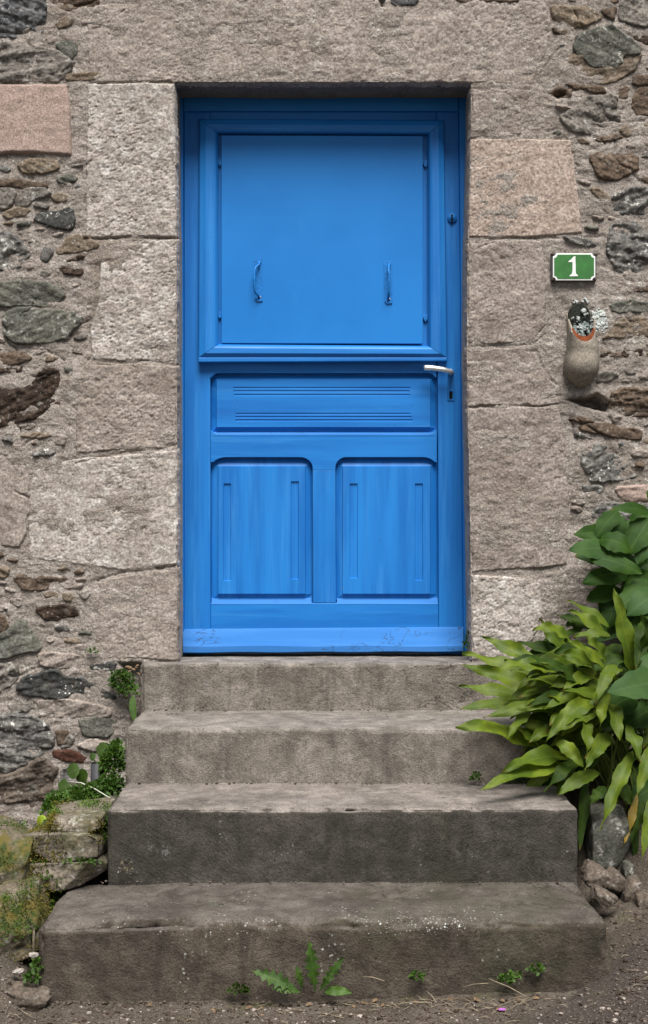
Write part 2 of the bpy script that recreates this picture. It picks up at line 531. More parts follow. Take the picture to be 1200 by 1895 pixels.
M['clay'] = stone_mat('aged_clay', (0.25, 0.222, 0.182), (0.17, 0.153, 0.13), (0.31, 0.28, 0.232), 14, 260, 0.25, bump=0.2, lich=0.1)
M['potsoil'] = flat_mat('dark_pot_soil', (0.022, 0.024, 0.02), 0.95, 0, 0.5, 150, 0.6, 0.1)
M['lichen_flake'] = flat_mat('white_lichen_flake', (0.42, 0.45, 0.43), 0.9, 0, 0.25, 190, 0.5, 0.1)
M['lichen_mid'] = flat_mat('pale_grey_lichen', (0.24, 0.235, 0.215), 0.9, 0, 0.4, 190, 0.5, 0.1)
M['lichen_grey'] = flat_mat('grey_lichen_flake', (0.2, 0.235, 0.225), 0.9, 0, 0.45, 190, 0.5, 0.1)
M['straw'] = flat_mat('dry_straw', (0.25, 0.205, 0.145), 0.85, 0, 0.35, 35, 0.2, 0.15)
M['deadleaf'] = flat_mat('dead_leaf', (0.15, 0.1, 0.06), 0.85, 0, 0.45, 45, 0.3, 0.15)
M['petal'] = flat_mat('purple_petal', (0.3, 0.1, 0.34), 0.7, 0, 0.2, 70, 0.1, 0.2)
M['wood'] = flat_mat('grey_wood_lath', (0.12, 0.098, 0.07), 0.85, 0, 0.3, 60, 0.3, 0.15)


def leaf_mat(name, top, dark, back, rib, rough=0.42, trans=0.22, blotch=0.5, spec=0.4):
    g = G(name)
    uv = g.nt.nodes.new('ShaderNodeUVMap').outputs[0]
    sep = g.n('ShaderNodeSeparateXYZ', {0: uv})
    u = g.math('ABSOLUTE', g.math('SUBTRACT', sep.outputs[0], 0.5))
    oi = g.nt.nodes.new('ShaderNodeObjectInfo').outputs['Random']
    n = g.noise(18, 5, 0.6)
    c = g.mix(g.ramp(n, 0.35, 0.68), dark, top)
    c = g.mix(g.math('MULTIPLY', oi, blotch), c, dark)
    # side veins
    wv = g.n('ShaderNodeTexWave', {'Vector': g.n('ShaderNodeMapping', {'Vector': uv, 'Rotation': (0, 0, 0.6), 'Scale': (1.0, 1.6, 1.0)}).outputs[0], 'Scale': 7.0, 'Distortion': 1.0}, wave_type='BANDS', bands_direction='Y').outputs['Fac']
    c = g.mix(g.math('MULTIPLY', g.ramp(wv, 0.75, 1.0), 0.14), c, rib)
    c = g.mix(g.math('MULTIPLY', g.ramp(u, 0.010, 0.045, True), 0.38), c, rib)
    geo = g.nt.nodes.new('ShaderNodeNewGeometry')
    c = g.mix(geo.outputs['Backfacing'], c, back)
    sc = g.ramp(g.noise(55, 5, 0.75), 0.63, 0.70)
    c = g.mix(g.math('MULTIPLY', sc, 0.55), c, (0.10, 0.07, 0.02))
    tipn = g.math('MULTIPLY', g.ramp(sep.outputs[1], 0.90, 1.0), g.ramp(oi, 0.45, 0.7))
    c = g.mix(g.math('MULTIPLY', tipn, 0.75), c, (0.15, 0.09, 0.025))
    h = g.math('ADD', g.math('MULTIPLY', wv, 0.6), g.noise(90, 3))
    p = g.pbr(c, rough, g.bump(h, 0.25, 0.002), spec)
    t = g.n('ShaderNodeBsdfTranslucent', {'Color': g.mix(1.0, c, (1.25, 1.35, 0.6), 'MULTIPLY')}).outputs[0]
    m = g.n('ShaderNodeMixShader', {0: trans, 1: p, 2: t}).outputs[0]
    return g.done(m)


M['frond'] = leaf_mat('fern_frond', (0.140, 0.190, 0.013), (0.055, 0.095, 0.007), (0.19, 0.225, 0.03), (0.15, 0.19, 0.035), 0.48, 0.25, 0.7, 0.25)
M['frond_dark'] = leaf_mat('fern_frond_shaded_green', (0.042, 0.078, 0.008), (0.018, 0.038, 0.005), (0.09, 0.12, 0.025), (0.06, 0.10, 0.018), 0.55, 0.2, 0.6, 0.12)  # darker copy; inner fronds carry the clump's shade in their colour
M['frond_yellow'] = leaf_mat('withered_frond', (0.36, 0.24, 0.025), (0.2, 0.15, 0.02), (0.3, 0.2, 0.03), (0.35, 0.25, 0.06), 0.5, 0.25, 0.3)
M['broad'] = leaf_mat('broad_leaf', (0.042, 0.094, 0.012), (0.018, 0.05, 0.007), (0.09, 0.15, 0.045), (0.075, 0.135, 0.03), 0.55, 0.2, 0.6, 0.13)
M['broad_grey'] = leaf_mat('broad_leaf_bluish', (0.046, 0.095, 0.024), (0.03, 0.07, 0.018), (0.09, 0.14, 0.06), (0.075, 0.13, 0.05), 0.55, 0.18, 0.4, 0.15)
M['herb'] = leaf_mat('small_herb_leaf', (0.068, 0.14, 0.014), (0.028, 0.07, 0.008), (0.1, 0.18, 0.04), (0.12, 0.2, 0.05), 0.5, 0.25, 0.3)
M['round'] = leaf_mat('round_leaf', (0.07, 0.125, 0.022), (0.045, 0.09, 0.016), (0.11, 0.17, 0.06), (0.14, 0.2, 0.08), 0.5, 0.25, 0.3)
M['lime'] = leaf_mat('lime_leaf', (0.42, 0.52, 0.03), (0.3, 0.42, 0.03), (0.42, 0.5, 0.05), (0.45, 0.5, 0.1), 0.5, 0.25, 0.2)


def moss_mat(name, a, b):
    g = G(name)
    n = g.noise(60, 6, 0.7)
    c = g.mix(g.ramp(n, 0.35, 0.65), a, b)
    c = g.mix(g.ramp(g.noise(12, 4), 0.45, 0.7), c, tuple(x * 1.35 for x in b))
    return g.done(g.pbr(c, 0.9, g.bump(g.noise(260, 4, 0.7), 0.8, 0.006), 0.1))


M['moss'] = moss_mat('green_moss', (0.02, 0.05, 0.008), (0.075, 0.14, 0.018))
M['moss_gold'] = moss_mat('golden_moss', (0.05, 0.055, 0.010), (0.14, 0.115, 0.025))


def ground_mat():
    g = G('dirt_and_asphalt')
    n = g.noise(6, 7, 0.65, 0.3)
    c = g.mix(g.ramp(n, 0.35, 0.65), (0.066, 0.055, 0.044), (0.108, 0.092, 0.076))
    gr = g.noise(190, 4, 0.7)
    c = g.mix(1.0, c, g.mix(g.ramp(gr, 0.3, 0.7), (0.5, 0.5, 0.5), (1.45, 1.42, 1.38)), 'MULTIPLY')
    sep = g.n('ShaderNodeSeparateXYZ', {0: g.co})
    # worn brown asphalt on the right and further out from the house
    edge = g.math('ADD', g.math('MULTIPLY', sep.outputs[0], 1.6), g.math('MULTIPLY', sep.outputs[1], -2.2))
    edge = g.math('ADD', edge, g.math('MULTIPLY', g.noise(14, 5), 0.35))
    asp = g.ramp(edge, 3.52, 3.66)
    ac = g.mix(g.ramp(g.noise(260, 3, 0.6), 0.4, 0.7), (0.045, 0.036, 0.031), (0.08, 0.068, 0.06))
    c = g.mix(asp, c, ac)
    pe = g.n('ShaderNodeTexVoronoi', {'Vector': g.co, 'Scale': 95.0}).outputs['Distance']
    c = g.mix(g.math('MULTIPLY', g.ramp(pe, 0.16, 0.3, True), 0.35), c, (0.2, 0.18, 0.16))
    ms = g.math('MULTIPLY', g.ramp(g.noise(8, 5, 0.6), 0.56, 0.68), 0.5)
    c = g.mix(ms, c, (0.07, 0.075, 0.025))
    h = g.math('ADD', g.noise(130, 5, 0.7), g.math('MULTIPLY', g.noise(35, 4), 1.0))
    return g.done(g.pbr(c, 0.92, g.bump(h, 0.8, 0.008), 0.15))


M['ground'] = ground_mat()

# ------------------------------------------------------------------ the wall
OPEN_TOP = XZ(600, 151)[1]
SILL_Z = 0.56


def xl_of(z):
    py = CY + (CAM_Z - z) * FPX / 4.36
    px = np.interp(py, [100, 151, 440, 600, 1215, 1500], [322, 323, 327, 327, 329, 329])
    return (px - CX) * 4.36 / FPX + 0.0022 * fbm(np.asarray(z) * 22, 3.3, 0.1, 3, 5)


def xr_of(z):
    py = CY + (CAM_Z - z) * FPX / 4.36
    px = np.interp(py, [100, 151, 250, 440, 640, 800, 1060, 1215, 1500], [873, 873, 872, 867, 864, 867, 872, 874, 874])
    return (px - CX) * 4.36 / FPX + 0.0022 * fbm(np.asarray(z) * 22, 7.7, 4.1, 3, 6)


wall = thing('stone_wall', 'weathered house wall of dressed granite blocks and lichened rubble in lime mortar', 'wall', (0, 0, 0))

CRACKS = [
    ([(155, 442), (240, 440), (327, 441)], 0.016, 0.0030),
    ([(186, 470), (184, 520), (178, 560), (172, 590), (165, 612), (166, 640), (174, 655), (160, 672), (148, 682)], 0.014, 0.0030),
    ([(166, 668), (200, 669), (250, 671), (262, 667), (327, 676)], 0.014, 0.0028),
    ([(330, 820), (300, 832), (225, 838), (190, 845), (140, 858)], 0.010, 0.0028),
    ([(180, 1075), (210, 1064), (236, 1059), (268, 1057), (295, 1052)], 0.014, 0.0028),
    ([(288, 1053), (305, 1050), (323, 1048)], 0.03, 0.0055),
    ([(126, 157), (131, 185), (134, 230), (134, 290)], 0.012, 0.0030),
    ([(-10, 288), (20, 284), (60, 287)], 0.016, 0.0034),
    ([(170, 297), (150, 315), (155, 345), (158, 400)], 0.01, 0.0026),
    ([(868, 440), (930, 441), (1005, 440), (1060, 441), (1120, 436)], 0.012, 0.0030),
    ([(865, 449), (915, 448), (880, 462)], 0.008, 0.0024),
    ([(868, 642), (900, 640), (960, 639), (985, 637), (1010, 618)], 0.012, 0.0028),
    ([(978, 649), (992, 648), (1000, 668), (1012, 690), (1030, 712)], 0.012, 0.0028),
    ([(966, 753), (1000, 752), (1040, 748)], 0.008, 0.0026),
    ([(872, 256), (940, 254), (967, 249)], 0.012, 0.0028),
    ([(872, 163), (940, 162), (982, 166)], 0.008, 0.0024),
    ([(1022, 500), (1025, 530), (1029, 556)], 0.012, 0.0024),
    ([(161, 148), (163, 95), (160, 85)], 0.012, 0.003),
    ([(172, 55), (200, 40), (235, 15)], 0.008, 0.0026),
    ([(316, 151), (240, 152), (165, 154)], 0.012, 0.0026),
    ([(1000, 135), (1025, 100), (1040, 85)], 0.010, 0.0026),
    ([(1195, 1540), (1120, 1545)], 0.01, 0.003),
    ([(1128, 810), (1130, 870), (1128, 895)], 0.010, 0.0024),
    ([(1130, 832), (1160, 850), (1178, 880)], 0.010, 0.0024),
    ([(1018, 10), (1022, 40), (1015, 60)], 0.010, 0.0026),
    ([(155, 18), (156, 36)], 0.010, 0.0024),
    ([(40, 355), (30, 375), (27, 395)], 0.010, 0.0026),
    ([(1100, 372), (1120, 390), (1130, 400)], 0.008, 0.0024),
    ([(70, 1330), (140, 1330), (200, 1320), (203, 1305)], 0.008, 0.0026),
    ([(168, 1238), (170, 1260), (178, 1275)], 0.008, 0.0026),
    ([(255, 1345), (262, 1320), (265, 1240)], 0.02, 0.005),
]
cq = random.Random(17)
LOOSE_CRACKS = []
for i in range(60):
    px, py = (cq.uniform(0, 150), cq.uniform(0, 1500)) if i % 2 else (cq.uniform(1040, 1200), cq.uniform(20, 940))
    pl = [(px, py)]
    a = cq.choice((0, 3.14, 1.57, 4.7)) + cq.uniform(-.4, .4)
    for k in range(cq.randint(3, 7)):
        a += cq.uniform(-.55, .55)
        px, py = px + 11 * math.cos(a), py + 8 * math.sin(a)
        pl.append((px, py))
    if all(not (1015 < q[0] < 1115 and 455 < q[1] < 730) for q in pl):
        LOOSE_CRACKS.append((pl, cq.uniform(.006, .014), cq.uniform(.0018, .003)))
CRW = [([XZ(*p) for p in pl], d * .68, w) for pl, d, w in CRACKS]
LRW = [([XZ(*p) for p in pl], d, w) for pl, d, w in LOOSE_CRACKS]
PITS = [
    ([XZ(*p) for p in [(1047, 738), (1075, 735), (1108, 728), (1130, 746), (1127, 764), (1092, 756)]], 0.10),
    ([XZ(*p) for p in [(1020, 173), (1035, 168), (1050, 166), (1053, 176), (1034, 183)]], 0.035),
    ([XZ(*p) for p in [(1066, 566), (1082, 566), (1092, 590), (1090, 620), (1060, 620), (1058, 590)]], 0.02),
    ([XZ(*p) for p in [(216, 1226), (262, 1226), (264, 1345), (240, 1345), (236, 1260)]], 0.05),
    ([XZ(*p) for p in [(700, -2), (712, -4), (716, 14), (704, 12)]], 0.03),
]


def carve(x, z, loose=True):
    """how far cracks and holes cut into the wall face at (x, z)"""
    r = np.zeros(x.shape)
    jx = x + 0.0035 * fbm(x * 60, z * 60, 1.0, 2, 91)
    jz = z + 0.0035 * fbm(x * 60, z * 60, 7.0, 2, 92)
    lo_x, hi_x, lo_z, hi_z = x.min() - .02, x.max() + .02, z.min() - .02, z.max() + .02
    for pl, dep, wd in (CRW + LRW if loose else CRW):
        P = np.array(pl)
        if P[:, 0].max() < lo_x or P[:, 0].min() > hi_x or P[:, 1].max() < lo_z or P[:, 1].min() > hi_z:
            continue
        d2 = np.full(x.shape, 1e9)
        for a, b in zip(P[:-1], P[1:]):
            e = b - a
            t = np.clip(((jx - a[0]) * e[0] + (jz - a[1]) * e[1]) / (e @ e), 0, 1)
            d2 = np.minimum(d2, (jx - a[0] - e[0] * t) ** 2 + (jz - a[1] - e[1] * t) ** 2)
        k = 0.65 + 0.6 * fbm(x * 40, z * 40, 3.0, 2, 33)
        r = np.maximum(r, dep * np.clip(k, 0.15, 1.2) * np.exp(-d2 / (wd * wd)))
    for poly, dep in PITS:
        P = np.array(poly)
        if P[:, 0].max() < lo_x or P[:, 0].min() > hi_x or P[:, 1].max() < lo_z or P[:, 1].min() > hi_z:
            continue
        d = poly_sdf(jx, jz, poly)
        r = np.maximum(r, dep * sstep(0.004, -0.018, d))
    return r


def grid_faces(nx, nz, keep=None):
    i, j = np.meshgrid(np.arange(nx - 1), np.arange(nz - 1), indexing='ij')
    a = i * nz + j
    f = np.stack([a, a + nz, a + nz + 1, a + 1], -1)
    if keep is not None:
        f = f[keep]
    return f.reshape(-1, 4)


def compact(v, f):
    used = np.zeros(len(v), bool)
    used[f.ravel()] = True
    m = np.cumsum(used) - 1
    return v[used], m[f]


def axis(lo, a, b, hi, fine, coarse):
    left = np.arange(lo, a, coarse) if lo < a else np.array([])
    mid = np.arange(a, b, fine)
    right = np.arange(b, hi + coarse, coarse)
    return np.concatenate([left, mid, right])


xs = axis(-3.0, -1.16, 1.16, 3.0, 0.0042, 0.04)
zs = axis(-0.3, -0.04, 2.97, 4.2, 0.0042, 0.04)
X, Z = np.meshgrid(xs, zs, indexing='ij')
lx, rx = xl_of(Z), xr_of(Z)
inside = (X > lx) & (X < rx) & (Z > SILL_Z) & (Z < OPEN_TOP)
c_in = inside[:-1, :-1] & inside[1:, :-1] & inside[:-1, 1:] & inside[1:, 1:]
# vertices just inside the doorway move to its edge
dl, dr, dt = X - lx, rx - X, OPEN_TOP - Z
near = np.minimum(np.minimum(dl, dr), dt)
mx = inside & (dl == near)
X = np.where(mx, lx, X)
mx = inside & (dr == near)
X = np.where(mx, rx, X)
Z2 = np.where(inside & (dt == near), OPEN_TOP, Z)
Z = Z2
Y = 0.0005 + 0.007 * fbm(X * 5, Z * 5, 0.5, 3, 2) + 0.0075 * fbm(X * 13, Z * 30, 0.5, 5, 3) + 0.0022 * fbm(X * 110, Z * 110, 0.5, 2, 4) + 0.0022 * np.abs(fbm(X * 48, Z * 62, 2.5, 3, 6))
Y = Y + carve(X, Z)
V = np.stack([X, Y, Z], -1).reshape(-1, 3)
V, F = compact(V, grid_faces(len(xs), len(zs), ~c_in))
link('mortar', raw_mesh('mortar', V, F), M['mortar'], wall)


DRESSED = []


def stone(name, poly_px, mat, proud=0.008, res=0.0035, rough=0.006, tool=0.0, rnd=0.012, jag=0.005, seed=0, smooth=1, deep=0.034, tilt=(0, 0), jaw=False, layer=0.0):
    if name != 'wall_stone':
        DRESSED.append(poly_px)
    P = [XZ(*p) for p in poly_px]
    if smooth:
        P = chaikin(P, smooth)
    A = np.array(P)
    pad = 0.02
    gx = np.arange(A[:, 0].min() - pad, A[:, 0].max() + pad, res)
    gz = np.arange(A[:, 1].min() - pad, A[:, 1].max() + pad, res)
    x, z = np.meshgrid(gx, gz, indexing='ij')
    d = poly_sdf(x, z, P) + jag * fbm(x * 28, z * 28, seed * 1.7, 4, 40 + seed)
    cx, cz = A.mean(0)
    face = -proud - layer + tilt[0] * (x - cx) + tilt[1] * (z - cz)
    face = face - rough * fbm(x * 9, z * 11, seed * 3.1, 4, 50 + seed) - 0.45 * rough * fbm(x * 45, z * 50, seed * 2.1, 3, 60 + seed)
    if name == 'wall_stone':
        ang = 0.5 * math.sin(seed * 2.3)
        u_, w_ = x * math.cos(ang) + z * math.sin(ang), -x * math.sin(ang) + z * math.cos(ang)
        lay = fbm(u_ * 9, w_ * 42, seed * 1.3, 3, 65 + seed)
        face = face - rough * 0.9 * (np.round(lay * 5) / 5 * .7 + lay * .3)
        pl_ = fbm(x * 16, z * 16, seed * 4.3, 2, 66 + seed)
        face = face - rough * 0.7 * np.abs(pl_)
    if tool > 0:
        # rows of pick marks
        ca, sa = math.cos(0.35), math.sin(0.35)
        u, w = x * ca + z * sa, -x * sa + z * ca
        n = fbm(u * 95, w * 175, seed, 3, 70 + seed, 0.6)
        n2 = fbm(u * 40, w * 70, seed, 2, 80 + seed)
        vary = 0.46 * np.clip(0.7 + 1.0 * fbm(x * 6, z * 6, seed, 2, 75), 0.15, 1.4)
        face = face + tool * vary * (np.clip(n - 0.06, 0, 1) * 4.4 + 0.6 * n2)
    t = np.clip((d + rnd) / (rnd + 0.006), 0, 1)
    y = face + (deep + proud) * t ** 2.6
    y = y + carve(x, z, name == 'wall_stone') * (t < 1)
    v = np.stack([x, y, z], -1).reshape(-1, 3)
    k = d < 0.004
    keep = k[:-1, :-1] | k[1:, :-1] | k[:-1, 1:] | k[1:, 1:]
    v, f = compact(v, grid_faces(len(gx), len(gz), keep))
    return link(name, raw_mesh(name, v, f), mat, wall)


# dressed granite round the doorway
stone('lintel_stone', [(165, 95), (160, 30), (178, 8), (500, -6), (1010, 2), (1022, 40), (1012, 92), (985, 158), (873, 152), (323, 152), (165, 152)], M['granite'], 0.0018, 0.0027, 0.0060, 0.0020, 0.0055, 0.0060, 1, 0)
stone('jamb_stone', [(162, 154), (323, 153), (326, 300), (326, 438), (240, 438), (158, 441), (160, 300)], M['granite_pale'], 0.0040, 0.0027, 0.0060, 0.0030, 0.0066, 0.0060, 2, 0)
stone('jamb_stone', [(208, 444), (327, 443), (327, 672), (262, 666), (170, 667), (166, 610), (182, 560), (186, 480)], M['granite_pale'], 0.0030, 0.0027, 0.0060, 0.0026, 0.0066, 0.0060, 3, 0)
stone('jamb_stone', [(150, 674), (262, 671), (327, 678), (328, 812), (300, 829), (140, 840), (138, 760)], M['granite'], 0.0028, 0.0027, 0.0070, 0.0028, 0.0077, 0.0075, 4, 0)
stone('jamb_stone', [(62, 868), (140, 848), (300, 835), (328, 832), (328, 1046), (230, 1056), (52, 1034), (50, 920)], M['granite_pale'], 0.0028, 0.0027, 0.0060, 0.0022, 0.0072, 0.0060, 5, 0)
stone('jamb_stone', [(182, 1078), (240, 1062), (329, 1052), (329, 1222), (178, 1218)], M['granite'], 0.0024, 0.0027, 0.0050, 0.0018, 0.0055, 0.0060, 6, 0)
stone('jamb_stone', [(874, 164), (984, 166), (975, 215), (966, 248), (930, 253), (873, 254)], M['granite_dark'], 0.0018, 0.0027, 0.0070, 0.0026, 0.0072, 0.0090, 7, 0)
stone('jamb_stone', [(872, 257), (1057, 258), (1066, 330), (1078, 430), (1005, 437), (868, 438)], M['granite_pink'], 0.0030, 0.0027, 0.0040, 0.0018, 0.0044, 0.0045, 8, 0)
stone('jamb_stone', [(867, 444), (1004, 443), (1012, 520), (1012, 600), (985, 634), (866, 638)], M['granite_dark'], 0.0021, 0.0027, 0.0060, 0.0024, 0.0066, 0.0075, 9, 0)
stone('jamb_stone', [(865, 645), (985, 642), (1006, 680), (1030, 716), (1036, 746), (1000, 750), (866, 752)], M['granite_dark'], 0.0018, 0.0027, 0.0060, 0.0020, 0.0066, 0.0075, 10, 0)
stone('jamb_stone', [(866, 755), (1036, 752), (1048, 830), (1054, 950), (1052, 1046), (873, 1060), (870, 900)], M['granite_dark'], 0.0021, 0.0027, 0.0060, 0.0022, 0.0066, 0.0060, 11, 0)
stone('jamb_stone', [(873, 1064), (960, 1066), (1000, 1080), (1006, 1140), (980, 1200), (960, 1222), (875, 1222)], M['granite_pale'], 0.0030, 0.0027, 0.0070, 0.0026, 0.0088, 0.0075, 12, 0)
stone('dressed_block', [(-60, 155), (124, 156), (130, 200), (133, 288), (60, 283), (-60, 286)], M['pink_smooth'], 0.011, 0.0038, 0.004, 0.0005, 0.008, 0.002, 13, 0)

